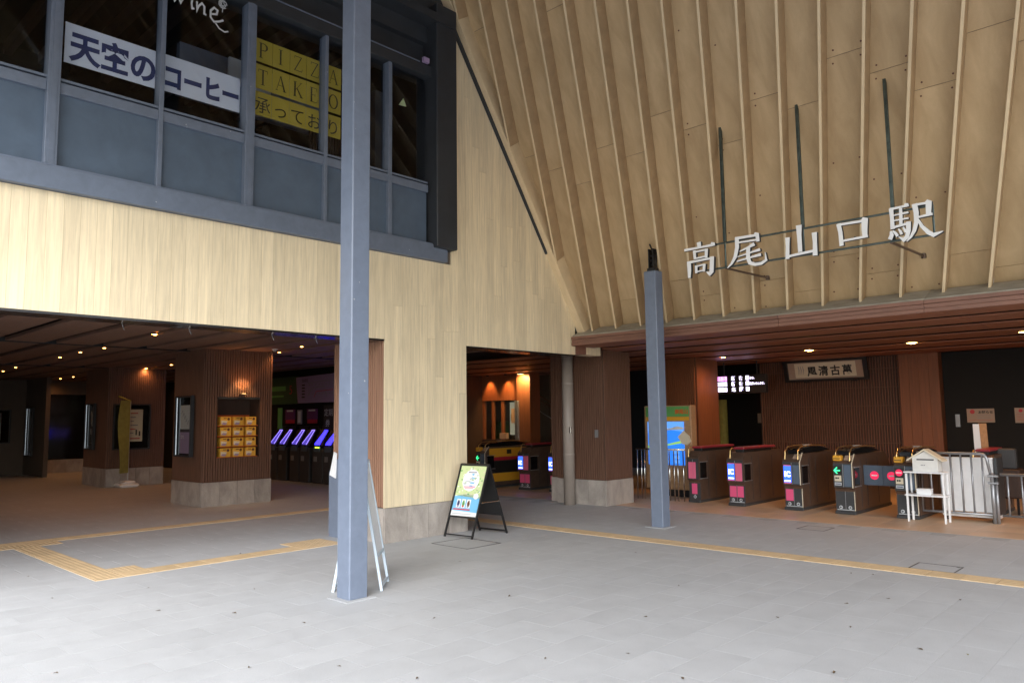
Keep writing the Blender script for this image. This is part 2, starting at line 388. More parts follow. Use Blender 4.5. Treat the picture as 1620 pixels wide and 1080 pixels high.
# fallen leaves and grit
LV = [(-5.618,1.648),(-9.318,2.429),(-8.01,2.29),(-7.754,3.046),(-6.766,2.748),(-6.182,3.135),(-8.832,4.541),(-5.47,3.358),(-4.347,2.934),(-4.771,2.532),(-3.431,3.935),(-3.082,4.38),(-3.782,3.125),(-4.777,4.124),(-2.552,4.198),(-2.874,7.985),(-2.693,8.057),(-2.469,6.703),(-2.263,7.111),(-1.789,7.452),(-2.715,5.908),(-2.188,6.003),(-1.644,5.753),(-1.376,5.822),(-4.834,5.065),(-3.514,5.252),(-6.4,5.9),(-7.2,5.1),(-5.2,7.6),(-3.9,6.4),(-1.9,4.9),(-6.9,3.7)]
for k, (x, y) in enumerate(LV):
    m = MB(); a = random.uniform(0, 3.1); L = random.uniform(.014, .026); w = L*.36; h = random.uniform(.003, .008)
    p = [(-L, 0, 0), (-.3*L, -w, h), (.5*L, -w*.8, h*.6), (L, 0, 0), (.5*L, w*.8, h*1.3), (-.3*L, w, h*.4), (0, 0, h*.3)]
    m.add([(px*math.cos(a)-py*math.sin(a), px*math.sin(a)+py*math.cos(a), pz+.004) for px, py, pz in p], [(0,1,6),(1,2,6),(2,3,6),(3,4,6),(4,5,6),(5,0,6)])
    yl = k == 23
    o = m.build('fallen_leaf', 'leaf_green' if yl else 'leaf'); o.location = (x, y, .001)
    tag(o, 'yellowish leaf lying on the grey paving at the lower right' if yl else 'tiny curled brown leaf lying on the light grey paving', 'leaf', 'fallen leaves' )

# ================================================================ LEFT BUILDING: timber facade and window band
FXX = -8.05
def zP(y): return 3.095+1.535*(10.185-y)
fac = thing('timber_facade', 'two storey wall of pale vertical boards over the wide dark openings on the left', 'wall', (FXX, 4, 0))
bw = .148; ys = []; y = 6.10-bw*54
k = 0
while y < 10.13:
    y1 = min(y+bw, 10.14); block = 6.09 < y < 7.57
    z0 = .452 if block else 2.655
    if y < 7.27: segs = [(z0, 3.815)]
    else: segs = [(z0, None)]
    for a, b in segs:
        g2 = .0008; t = random.uniform(-.0008, .0008)
        if b is None:
            za, zb = zP(y)+.02, zP(y1)+.02
            poly = [(y+g2, a), (y1-g2, a), (y1-g2, zb), (y+g2, za)]
        else: poly = [(y+g2, a), (y1-g2, a), (y1-g2, b), (y+g2, b)]
        cut = None
        if b is None or block: cut = random.uniform(1.6, 3.2) if block else random.uniform(3.4, max(3.6, zP(y)-.6))
        o = Vector((FXX, y, a)); polys = [poly]
        if cut and cut > a+.3 and cut < poly[3][1]-.3 and cut < poly[2][1]-.3:
            polys = [[poly[0], poly[1], (poly[1][0], cut-.0012), (poly[0][0], cut-.0012)], [(poly[0][0], cut+.0012), (poly[1][0], cut+.0012), poly[2], poly[3]]]
        for q in polys:
            m = MB(); m.prism(q, -.02, t, FX(FXX)); oo = m.build('board', 'pale_board', fac)
    y = y1; k += 1
# core of the wall behind the boards
m = MB(); m.box(-8.33, -8.071, -4, 7.27, 2.66, 4.0)
m.prism([(7.27, 2.66), (10.15, 2.66), (10.15, zP(10.15)+.1), (7.27, zP(7.27)+.1)], -.28, -.021, FX(FXX))
m.build('wall_core', 'plaster_grey', fac)
m = MB(); m.box(-8.34, -8.052, -4, 6.09, 2.63, 2.653); m.box(-8.34, -8.052, 7.59, 10.14, 2.63, 2.653); m.box(-8.36, -8.335, -4, 10.14, 2.63, 3.0)
m.build('lintel_plate', 'lintel_metal', fac)
for yy in (2.9, 3.6, 4.6, 5.2):
    m = MB(); m.tube([(-8.31, yy, 2.655), (-8.27, yy+.02, 2.56)], .006, 6); m.build('shutter_clip', 'chrome', fac)
m = MB(); m.box(-8.30, -8.05, 10.145, 10.44, 2.672, 2.835); m.build('end_beam', 'fascia_board', fac)
m = MB(); m.box(-8.30, -8.052, 10.442, 10.86, 2.672, 2.835); m.build('end_beam', 'pale_board', fac)
# dark tapering strip drawn in as the shadow along the raking roof edge
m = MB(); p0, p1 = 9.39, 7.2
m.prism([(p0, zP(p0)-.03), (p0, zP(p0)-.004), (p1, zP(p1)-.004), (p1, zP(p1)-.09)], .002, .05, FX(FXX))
m.build('roof_edge_shade_strip', 'dark_steel', fac)

# clad pier between the openings (boards in front belong to the facade, slats on its side)
def slat_face(m, u0, u1, z0, z1, fr, pitch=.05, w=.036, d=.03, holes=()):
    n = int((u1-u0)/pitch); off = ((u1-u0)-(n*pitch-(pitch-w)))/2
    for i in range(n):
        a = u0+off+i*pitch; segs = [(z0, z1)]
        for (ha, hb, hc, hd) in holes:
            if a+w > ha and a < hb: segs = [(z0, hc), (hd, z1)]
        for p, q in segs: m.rect(a, p, a+w, q, 0, d, fr)
def stones(parent, u0, u1, fr, n, z1=.45, d=.03, name='plinth_stone'):
    w = (u1-u0)/n
    for i in range(n):
        m = MB(); m.rect(u0+i*w+.003, .002, u0+(i+1)*w-.003, z1, 0, d+random.uniform(-.001, .001), fr); m.build(name, 'plinth_stone', parent)
pier = thing('facade_pier', 'pier between the two left openings, brown slats on its side and stone at its foot', 'pillar', (-8.6, 6.85, 0))
m = MB(); m.box(-9.25, -8.071, 6.131, 7.55, 0, 2.66); m.build('core', 'dark_wood', pier)
m = MB(); slat_face(m, -9.25, -8.052, .46, 2.66, FY(6.131), pitch=.048, w=.036, d=.03); m.build('slat', 'jamb_slat', pier, kind='stuff')
m = MB(); slat_face(m, 6.13, 7.55, .46, 3.0, (Vector((-9.25,0,0)), -Y_, Z_, -X_), pitch=.048) if 0 else None
stones(pier, 6.105, 7.58, FX(-8.071), 4, .447, .032)
stones(pier, -9.25, -8.072, FY(6.131), 3, .447, .029)

# window band
win = thing('window_band', 'grey steel framed cafe window band above the pale timber boards', 'window', (FXX, 3, 3.8))
m = MB(); m.bbox(-8.33, -7.965, -4, 7.15, 3.82, 4.045, .006); m.build('sill_beam', 'frame_steel', win)
m = MB(); m.bbox(-8.20, -7.985, -4, 6.9, 4.045, 4.062, .003); m.build('ledge_strip', 'blue_grey_steel', win)
MUL = [(-3.0,.05),(-1.95,.11),(-.95,.05),(.07,.11),(1.08,.05),(2.10,.11),(3.12,.05),(4.12,.11),(5.15,.05),(6.16,.06)]
for y, w in MUL:
    m = MB(); m.bbox(-8.16, -8.0 if w > .1 else -8.02, y-w/2, y+w/2, 4.062, 6.5, .004)
    if w > .1: m.box(-8.0, -7.993, y-w/2+.03, y+w/2-.03, 4.062, 6.5)
    m.build('mullion', 'frame_steel', win)
E_ = MUL+[(6.86, .04)]
for (a, wa), (b, wb) in zip(E_[:-1], E_[1:]):
    a2, b2 = a+wa/2, b-wb/2
    MB().box(-8.10, -8.075, a2, b2, 4.062, 4.795).build('steel_panel', 'panel_steel', win)
    m = MB(); m.bbox(-8.14, -8.03, a2, b2, 4.795, 4.905, .004); m.box(-8.14, -8.04, a2, b2, 4.925, 4.95); m.build('transom', 'frame_steel', win)
    MB().box(-8.115, -8.108, a2, b2, 4.905, 6.5).build('pane', 'window_glass', win)
m = MB(); m.bbox(-8.16, -8.0, -4, 6.88, 6.5, 6.66, .004); m.build('top_rail', 'dark_steel', win)
m = MB(); m.box(-8.012, -7.99, -4, 6.66, 6.660, 6.672); m.build('gutter_lip', 'frame_steel', win)
m = MB(); m.bbox(-8.36, -7.88, 6.88, 7.27, 4.0, 7.6, .012); m.build('corner_post', 'dark_steel', win)
m = MB(); m.box(-8.0, -7.95, 6.70, 6.80, 6.67, 6.74, m='lilac'); m.build('bracket', None, win)
# the dark head of the window band under the roof
m = MB(); m.box(-8.6, -8.2, -4, 7.2, 6.66, 7.05); m.box(-8.6, -8.10, -4, 7.2, 7.05, 7.3); m.box(-8.6, -7.85, -4, 7.2, 7.3, 7.42); m.box(-8.6, -8.06, -4, 7.27, 7.42, 13)
m.build('dark_head_wall', 'dark_steel', win)
# cafe room behind the glass
cafe = thing('cafe_room', None, None, (-10, 2, 4), kind='structure')
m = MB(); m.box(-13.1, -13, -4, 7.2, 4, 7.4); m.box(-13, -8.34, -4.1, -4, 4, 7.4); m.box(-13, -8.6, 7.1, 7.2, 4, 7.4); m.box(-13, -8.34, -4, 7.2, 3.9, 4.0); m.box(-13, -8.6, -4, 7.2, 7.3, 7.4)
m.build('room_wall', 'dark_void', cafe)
m = MB(); m.box(-9.6, -9.5, 3.9, 6.0, 5.8, 6.5, 'frame_steel'); m.box(-9.3, -9.25, 4.45, 5.05, 6.05, 6.4, 'pale_grey'); m.box(-9.0, -8.9, 6.55, 6.85, 4.2, 6.5, 'dark_steel')
m.build('interior_partition', None, cafe)
for i in range(14):
    MB().box(-9.0, -8.96, 5.5+i*.045, 5.52+i*.045, 4.9, 5.75).build('curtain_fold', 'dark_wood', cafe)
for i in range(24):
    MB().box(-12.9, -8.7, -3.6+i*.45, -3.5+i*.45, 7.1, 7.28).build('ceiling_batten', 'dark_wood', cafe)

# banners hung behind the panes
def banner(nm, lab, y0, y1, z0, z1, m_, x=-8.16):
    mb = MB(); mb.rect(y0, z0, y1, z1, -.003, 0, FX(x), m_); return mb
b = banner('', '', 2.215, 3.095, 5.18, 5.60, 'banner_white'); text(b, '天空の', 2.26, 5.25, .33, FX(-8.16), 'blue_ink', bold=.012, sx=.86)
tag(b.build('window_banner'), 'white window banner lettered 天空の in dark blue, left of the coffee banner', 'banner', 'window banners')
b = banner('', '', 3.17, 4.06, 5.19, 5.605, 'banner_white'); text(b, 'コーヒー', 3.175, 5.26, .29, FX(-8.16), 'blue_ink', bold=.014, sx=.76)
tag(b.build('window_banner'), 'white window banner lettered コーヒー in dark blue', 'banner', 'window banners')
# white handwritten lettering on the glass
def blend(mb, pts, fr, m_, w=.011): mb.stroke([(u, v, w) for u, v in pts], .001, .003, fr, m_)
mb = MB(); FW = FX(-8.105)
cur = lambda p, o, s: [(o[0]+u*s, o[1]+v*s) for u, v in p]
blend(mb, cur([(0,1.15),(.05,.5),(.18,.02),(.3,.3),(.42,.95),(.45,.4),(.58,.05),(.75,.5),(.85,1.1)], (3.22,6.21), .17), FW, 'pale_grey')
blend(mb, cur([(.1,.75),(.05,.4),(.1,.05),(.25,.1)], (3.43,6.20), .17), FW, 'pale_grey')
blend(mb, cur([(.14,1.05),(.17,.98)], (3.43,6.20), .17), FW, 'pale_grey', .014)
blend(mb, cur([(0,.7),(0,.05),(.1,.45),(.3,.7),(.45,.55),(.45,.1),(.58,.08)], (3.50,6.18), .19), FW, 'pale_grey')
blend(mb, cur([(0,.4),(.35,.5),(.4,.75),(.2,.85),(.0,.6),(.0,.2),(.2,.0),(.55,.15),(.75,.3)], (3.66,6.15), .20), FW, 'pale_grey')
blend(mb, cur([(0,.1),(.2,-.12),(.5,-.2),(.7,-.1)], (3.72,6.12), .22), FW, 'pale_grey', .008)
for k in range(3):
    r = .05-.015*k; blend(mb, [(3.80+r*math.cos(a*.7+k), 6.40+r*math.sin(a*.7+k)) for a in range(9)], FW, 'pale_grey', .004)
blend(mb, [(3.80,6.35),(3.795,6.30)], FW, 'pale_grey', .004)
tag(mb.build('window_lettering'), 'white handwritten word Wine with a small flower, painted on the upper cafe pane', 'lettering')

# yellow sheets with black serif capitals: strokes drawn by hand
SER = {'P': [[(.15,0,.05),(.15,1,.05)],[(.03,.015,.015),(.30,.015,.015)],[(.03,.985,.015),(.18,.985,.015)],[(.15,.985,.016),(.42,.97,.024),(.56,.85,.05),(.57,.68,.05),(.45,.53,.026),(.15,.5,.015)]],
 'I': [[(.3,0,.05),(.3,1,.05)],[(.16,.015,.015),(.44,.015,.015)],[(.16,.985,.015),(.44,.985,.015)]],
 'Z': [[(.08,.98,.018),(.60,.98,.018)],[(.08,.98,.014),(.07,.82,.01)],[(.57,.97,.03),(.09,.03,.03)],[(.06,.02,.018),(.62,.02,.018)],[(.62,.02,.014),(.64,.2,.01)]],
 'A': [[(.05,.01,.012),(.33,1,.018)],[(.33,1,.03),(.62,.01,.05)],[(.14,.36,.013),(.52,.36,.013)],[(-.03,.015,.014),(.15,.015,.014)],[(.50,.015,.014),(.74,.015,.014)]],
 'T': [[(.33,0,.05),(.33,1,.05)],[(.03,.98,.018),(.63,.98,.018)],[(.03,.98,.014),(.02,.80,.01)],[(.63,.98,.014),(.64,.80,.01)],[(.2,.015,.014),(.46,.015,.014)]],
 'K': [[(.13,0,.05),(.13,1,.05)],[(.02,.015,.014),(.26,.015,.014)],[(.02,.985,.014),(.26,.985,.014)],[(.15,.42,.014),(.58,.98,.014)],[(.27,.58,.03),(.62,.02,.048)],[(.48,.985,.012),(.66,.985,.012)],[(.5,.015,.014),(.74,.015,.014)]],
 'E': [[(.13,0,.05),(.13,1,.05)],[(.02,.015,.015),(.55,.015,.015)],[(.02,.985,.015),(.52,.985,.015)],[(.13,.5,.014),(.4,.5,.014)],[(.4,.6,.01),(.4,.4,.01)],[(.52,.985,.013),(.53,.8,.01)],[(.55,.015,.013),(.58,.22,.01)]],
 'O': [[(.36+.32*math.cos(a*.5236), .5+.49*math.sin(a*.5236), .022+.034*abs(math.cos(a*.5236))) for a in range(13)]]}
def serif(mb, ch, u, v, s, fr):
    for st in SER[ch]: mb.stroke([(u+a*s, v+b*s, w*s) for a, b, w in st], .001, .003, fr, 'black_ink')
FP = FX(-8.16)
for r, (word, z0, z1) in enumerate((('PIZZA', 5.90, 6.19), ('TAKEO', 5.565, 5.87), ('承っており', 5.235, 5.53))):
    for k, ch in enumerate(word):
        y0 = 4.235+.235*k+(.045 if k == 4 else 0)
        mb = MB(); mb.rect(y0+.002, z0, y0+.233, z1, -.002, random.uniform(0, .0008), FP, 'yellow_paper')
        if r < 2: serif(mb, ch, y0+.05, z0+.055, .19, FP)
        else: text(mb, ch, y0+.008, z0+.05, .215, FP, 'black_ink')
        row = ('upper row', 'middle row', 'lower row')[r]
        extra = {0: ('first ', 'second ', 'third ', 'fourth ', 'fifth ')[k]}[0]
        tag(mb.build('letter_sheet'), 'yellow sheet with the letter %s, %sin the %s behind the cafe glass' % (ch, extra, row), 'paper sheet', 'yellow letter sheets in the cafe window')
mb = MB(); mb.prism([(6.44,6.02),(6.57,6.03),(6.52,6.14)], 0, .01, FX(-8.2), 'lime'); tag(mb.build('paper_flag'), 'small lime green paper triangle in the last cafe window pane', 'paper flag')

# ================================================================ THE GREAT RAKING ROOF
EY, EZ = -0.5, 5.6
roof = thing('station_roof', 'steep timber lined roof soffit with deep skewed rafters over the station entrance', 'roof', (-3, 10.2, 2.9))
NV = Vector((0, .838, .546)); RD = .235; SK = -.445; YT = 3.6; YB = 10.27; P_ = .485
def rp(xk, y, n=0, dx=0): return Vector((xk+SK*(y-10.29)+dx, y, zP(y)))+NV*n
KS = range(-14, 22)
XK = {k: -7.77+P_*k for k in range(-16, 30)}
def ystart(xk): return min(YB, 10.29+(-7.9-xk)/SK) if xk < -7.9 else YB
for k in KS:
    xk = XK[k]; y0 = ystart(xk)
    if y0 < YT+.3: continue
    w = .0165; m = MB()
    a = [rp(xk, y0, 0, -w), rp(xk, y0, 0, w), rp(xk, YT, 0, w), rp(xk, YT, 0, -w)]
    b = [v+NV*(RD+.005) for v in a]
    if y0 == YB: b[0] = b[0]+Vector((0,0,.0)); 
    # origin of each rafter at its own foot so the grain differs
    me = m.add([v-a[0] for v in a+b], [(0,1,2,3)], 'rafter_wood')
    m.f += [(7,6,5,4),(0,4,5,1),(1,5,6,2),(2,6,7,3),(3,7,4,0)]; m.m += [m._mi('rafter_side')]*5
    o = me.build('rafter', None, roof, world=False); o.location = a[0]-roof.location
def clip(poly, f):
    out = []
    for i in range(len(poly)):
        a, b = poly[i], poly[(i+1) % len(poly)]; fa, fb = f(a), f(b)
        if fa >= 0: out.append(a)
        if (fa >= 0) != (fb >= 0): t = fa/(fa-fb); out.append(tuple(a[j]+(b[j]-a[j])*t for j in range(2)))
    return out
PL = 1.35; bolts = MB(); npan = 0
for k in range(-15, 21):
    xa = XK[k]+.017; xb = XK[k+1]-.017; off = [0, .48, .22, .7, .36][k % 5]
    y1 = 10.45+off-PL*.5
    y = 10.45; cuts = [10.45]+[10.45-off*.5-.2-PL*i for i in range(8)]+[YT]
    cuts = [c for c in cuts if c >= YT]
    for c0, c1 in zip(cuts[:-1], cuts[1:]):
        if c0-c1 < .05: continue
        q = [(xa+SK*(c0-10.29), c0-.0015), (xb+SK*(c0-10.29), c0-.0015), (xb+SK*(c1-10.29), c1+.0015), (xa+SK*(c1-10.29), c1+.0015)]
        q = clip(q, lambda p: p[0]+7.9)
        if len(q) < 3: continue
        pts = [Vector((x, yy, zP(yy)))+NV*RD for x, yy in q]; n = len(pts); o0 = pts[0].copy()
        vs = [p-o0 for p in pts]+[p-o0+NV*.012 for p in pts]
        m = MB(); m.add(vs, [tuple(range(n)), tuple(range(2*n-1, n-1, -1))]+[(i, i+n, (i+1) % n+n, (i+1) % n) for i in range(n)])
        o = m.build('ceiling_panel', 'ceiling_ply', roof, world=False); o.location = o0-roof.location; npan += 1
        if k in (4, 5, 6, 8, 9, 10) and n == 4:
            for yy in (c0-.04, c1+.04, (c0+c1)/2):
                for xx in (xa+.07, xb-.07):
                    c = Vector((xx+SK*(yy-10.29), yy, zP(yy)))+NV*(RD-.006)
                    bolts.tube([c, c+NV*.008], .011, 6)
bolts.build('screw_cap', 'brown_ink', roof, kind='stuff')
# deck above, ridge, and an unseen outer slope shaped to shade the upper wall
def slab(pts, nv, th, nm, mm):
    m = MB(); b = [v+nv*th for v in pts]; m.add(list(pts)+b, [(0,1,2,3),(7,6,5,4),(0,4,5,1),(1,5,6,2),(2,6,7,3),(3,7,4,0)]); return m.build(nm, mm, roof)
Xr = 5.6
dp = lambda x, y: Vector((x, y, zP(y)))+NV*(RD+.02)
slab([dp(-8.3, 10.22), dp(Xr, 10.22), dp(Xr, YT), dp(-8.3, YT)], NV, .12, 'roof_deck', 'dark_steel')
RZ = zP(YT)+.1
slab([Vector((-8.6, YT+.2, RZ)), Vector((Xr, YT+.2, RZ)), Vector((Xr, EY, EZ)), Vector((-8.6, EY, EZ))], Vector((0, -.6, .8)), .15, 'unseen_outer_slope', 'rafter_side')
GZ = 5.9        # unseen board screen added at the right to block high sky light
yg = lambda z: 10.185-(z-3.095)/1.535
ye = lambda z: EY+(z-EZ)/(RZ-EZ)*(YT+.2-EY)
for i in range(30):
    a = ye(GZ)+i*(yg(GZ)-ye(GZ))/30; b = a+(yg(GZ)-ye(GZ))/30-.004
    top = lambda y: min(zP(y)+.2, EZ+(y-EY)/(YT+.2-EY)*(RZ-EZ), RZ)
    m = MB(); m.prism([(a, GZ), (b, GZ), (b, max(GZ+.05, top(b))), (a, max(GZ+.05, top(a)))], 0, .03, FX(Xr-.4)); m.build('sky_block_board', 'pale_board', roof)
for i in range(19):
    x = -8+i*.72
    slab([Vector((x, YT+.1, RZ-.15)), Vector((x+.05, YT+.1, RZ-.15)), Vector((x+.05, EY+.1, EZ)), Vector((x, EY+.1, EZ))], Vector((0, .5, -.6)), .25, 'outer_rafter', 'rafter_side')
m = MB(); a = [Vector((-8.06, 10.3, zP(10.3))), Vector((-7.9, 10.3, zP(10.3))), Vector((-7.9, YT, zP(YT))), Vector((-8.06, YT, zP(YT)))]
b = [v+NV*(RD+.02) for v in a]; m.add(a+b, [(0,1,2,3),(7,6,5,4),(0,4,5,1),(1,5,6,2),(2,6,7,3),(3,7,4,0)]); m.build('border_board', 'rafter_wood', roof)
for i in range(8):
    x0 = -8.04+i*1.82; m = MB(); m.add([(x0+.002,10.06,2.955),(x0+1.818,10.06,2.955),(x0+1.818,10.40,3.10),(x0+.002,10.40,3.10),(x0+.002,10.06,2.975),(x0+1.818,10.06,2.975),(x0+1.818,10.40,3.12),(x0+.002,10.40,3.12)],
        [(3,2,1,0),(4,5,6,7),(0,1,5,4),(1,2,6,5),(2,3,7,6),(3,0,4,7)]); m.build('ledge_board', 'weathered_board', roof)
    m = MB(); m.bbox(x0+.002, x0+1.818, 10.02, 10.06, 2.905, 2.952, .003); m.build('fascia_board', 'fascia_board', roof)
    m = MB(); m.bbox(x0+.002, x0+1.818, 10.035, 10.075, 2.85, 2.902, .003); m.build('fascia_board', 'fascia_board', roof)
    m = MB(); m.bbox(x0+.002, x0+1.818, 10.022, 10.06, 2.80, 2.847, .003); m.build('fascia_board', 'fascia_board', roof)

# gate hall ceiling
gc = thing('gate_hall_ceiling', None, None, (-6, 14, 2.85), kind='structure')
YE = [10.08, 10.95, 12.0, 13.2, 14.5, 15.9, 17.38]
for i in range(6):
    a, b = YE[i], YE[i+1]
    gp_ = (b-a)*.34
    for s in range(8):
        x0 = -8.1+s*1.9; m = MB(); m.bbox(x0+.001, x0+1.898, a, b-gp_, 2.80, 2.822, .004); m.build('soffit_board', 'soffit_board', gc)
    for s in range(5):
        x0 = -17.6+s*1.9
        aa = max(a, 11.25)
        if b-gp_-aa > .2: m = MB(); m.bbox(x0+.001, x0+1.898, aa, b-gp_, 2.80, 2.822, .004); m.build('soffit_board', 'soffit_board', gc)
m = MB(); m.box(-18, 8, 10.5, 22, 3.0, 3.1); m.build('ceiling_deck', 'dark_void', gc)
# ticket hall ceiling
hc = thing('ticket_hall_ceiling', None, None, (-16, 5, 3.0), kind='structure')
for i in range(20):
    a = -3.6+i*.76; b = a+.76
    if a > 11.0: break
    for (x0, x1) in ((-11.4, -8.37), (-14.72, -11.42), (-17.6, -14.8), (-20.58, -17.62), (-24.3, -20.66), (-28.4, -24.32)):
        m = MB(); m.bbox(x0, x1, a+.09, min(b, 11.2)-.09, 2.985, 3.045, .006); m.build('soffit_board', 'hall_soffit_board', hc)
m = MB(); m.box(-32, -8.37, -4, 13, 3.08, 3.9); m.build('ceiling_deck', 'dark_void', hc)
m = MB()
for x in (-14.76, -20.62): m.box(x-.03, x+.03, -4, 11.2, 2.97, 3.05)
m.build('track_channel', 'black_metal', hc)

# ================================================================ PILLARS
def pillar(name, lab, x0, x1, y0, y1, zt, nx, ny, group=None, slat='brown_slat', hole=None, sides='xy'):
    t = thing(name, lab, 'pillar', ((x0+x1)/2, (y0+y1)/2, 0), group)
    d = .03; m = MB()
    if hole:
        ha, hb, hc, hd = hole; X0, X1 = x0+d, x1-d
        m.box(X0, X1-.4, y0+d, y1-d, 0, zt); m.box(X1-.4, X1, y0+d, ha, 0, zt); m.box(X1-.4, X1, hb, y1-d, 0, zt)
        m.box(X1-.4, X1, ha, hb, 0, hc); m.box(X1-.4, X1, ha, hb, hd, zt)
    else: m.box(x0+d, x1-d, y0+d, y1-d, 0, zt)
    m.build('core', 'dark_wood', t)
    m = MB(); slat_face(m, y0+.004, y1-.004, .46, zt, FX(x1-d), holes=(hole,) if hole else ())
    slat_face(m, x0+.004, x1-.034, .46, zt, FY(y0+d)); slat_face(m, x0, x1, .46, zt, (Vector((0, y1-d, 0)), X_, Z_, Y_)); slat_face(m, y0, y1, .46, zt, (Vector((x0+d, 0, 0)), Y_, Z_, -X_))
    m.build('slat', slat, t, kind='stuff')
    stones(t, y0+.001, y1, FX(x1-d), ny, .452, .034); stones(t, x0, x1-d-.001, FY(y0+d), nx, .452, .034)
    return t
L1 = pillar('hall_pillar', 'nearest ticket hall pillar, slatted, with a lit display niche full of yellow boxes', -15.42, -14.08, 6.44, 7.86, 3.0, 3, 4, 'slatted pillars of the ticket hall', hole=(6.73, 7.59, .90, 2.07))
L2 = pillar('hall_pillar', 'farther ticket hall pillar, slatted, with a framed poster behind the green banner', -22.1, -20.40, 6.9, 8.3, 3.0, 3, 4, 'slatted pillars of the ticket hall')
P2 = pillar('entrance_pillar', 'slatted brown corner pillar on a stone plinth beside the beige downpipe', -9.35, -8.20, 11.14, 11.98, 2.80, 3, 2)
P3 = pillar('inner_pillar', 'slatted brown pillar behind the map kiosk, inside the ticket gates', -9.4, -8.20, 14.45, 15.4, 2.83, 3, 2, slat='column_wood')
m = MB(); m.rect(11.62, 1.18, 11.70, 1.36, 0, .02, FX(-8.198)); tag(m.build('wall_plate', 'chrome'), 'small metal plate fixed to the slatted corner pillar', 'plate') if 0 else None
m = MB(); m.rect(-8.42, 1.22, -8.35, 1.36, 0, .02, FY(11.138), 'steel_grey'); tag(m.build('switch_plate'), 'small grey switch plate on the slatted corner pillar right of the downpipe', 'switch plate')
# brown slatted wing left of the downpipe
t = thing('wing_wall', 'narrow slatted wall end on a stone foot just left of the beige downpipe', 'wall', (-9.5, 11.2, 0))
m = MB(); m.box(-9.6, -9.362, 11.30, 12.0, 0, 2.8); m.build('core', 'dark_wood', t)
m = MB(); slat_face(m, -9.6, -9.365, .46, 2.8, FY(11.3)); m.build('slat', 'brown_slat', t, kind='stuff'); stones(t, -9.6, -9.365, FY(11.3), 1, .452, .034)
# downpipe
t = thing('downpipe', 'tall round beige downpipe in front of the slatted corner pillar', 'pipe', (-8.92, 10.98, 0))
m = MB(); m.cyl(-8.92, 10.98, 0, 2.9, .105, 24); m.build('pipe', 'pipe_beige', t, smooth=True)
for z in (.9, 2.2):
    m = MB(); m.cyl(-8.92, 10.98, z, z+.03, .109, 24); m.build('pipe_collar', 'pipe_beige', t)
m = MB(); m.bbox(-8.835, -8.80, 10.90, 10.93, 1.30, 1.42, .003); m.build('inspection_plate', 'chrome', t)

# steel posts
def post(lab, x, y, z1, cap):
    t = thing('steel_post', lab, 'post', (x, y, 0), 'blue-grey square steel posts')
    m = MB(); m.bbox(x-.10, x+.10, y-.10, y+.10, .0, z1, .010); m.build('shaft', 'blue_grey_steel', t)
    m = MB(); m.bbox(x-.16, x+.16, y-.16, y+.16, .0005, .006, .001); m.build('base_grout', 'granite', t)
    if cap:
        m = MB(); m.box(x-.07, x+.07, y-.05, y+.05, z1, z1+.05); m.box(x-.045, x-.03, y-.05, y+.06, z1+.05, z1+.34); m.box(x+.03, x+.045, y-.05, y+.06, z1+.05, z1+.34)
        for z in (.10, .17, .24): m.tube([(x-.06, y, z1+z), (x+.06, y, z1+z)], .012, 6)
        m.tube([(x+.02, y, z1+.28), (x-.03, y-.02, z1+.42)], .012, 6); m.build('clevis_bracket', 'black_metal', t)
    return t
post('tall blue-grey square steel post standing nearest, in front of the pale timber wall', -5.89, 4.11, 11.9, False)
post('shorter blue-grey steel post with a black bracket on top, left of the ticket gates', -6.11, 9.60, 3.75, True)

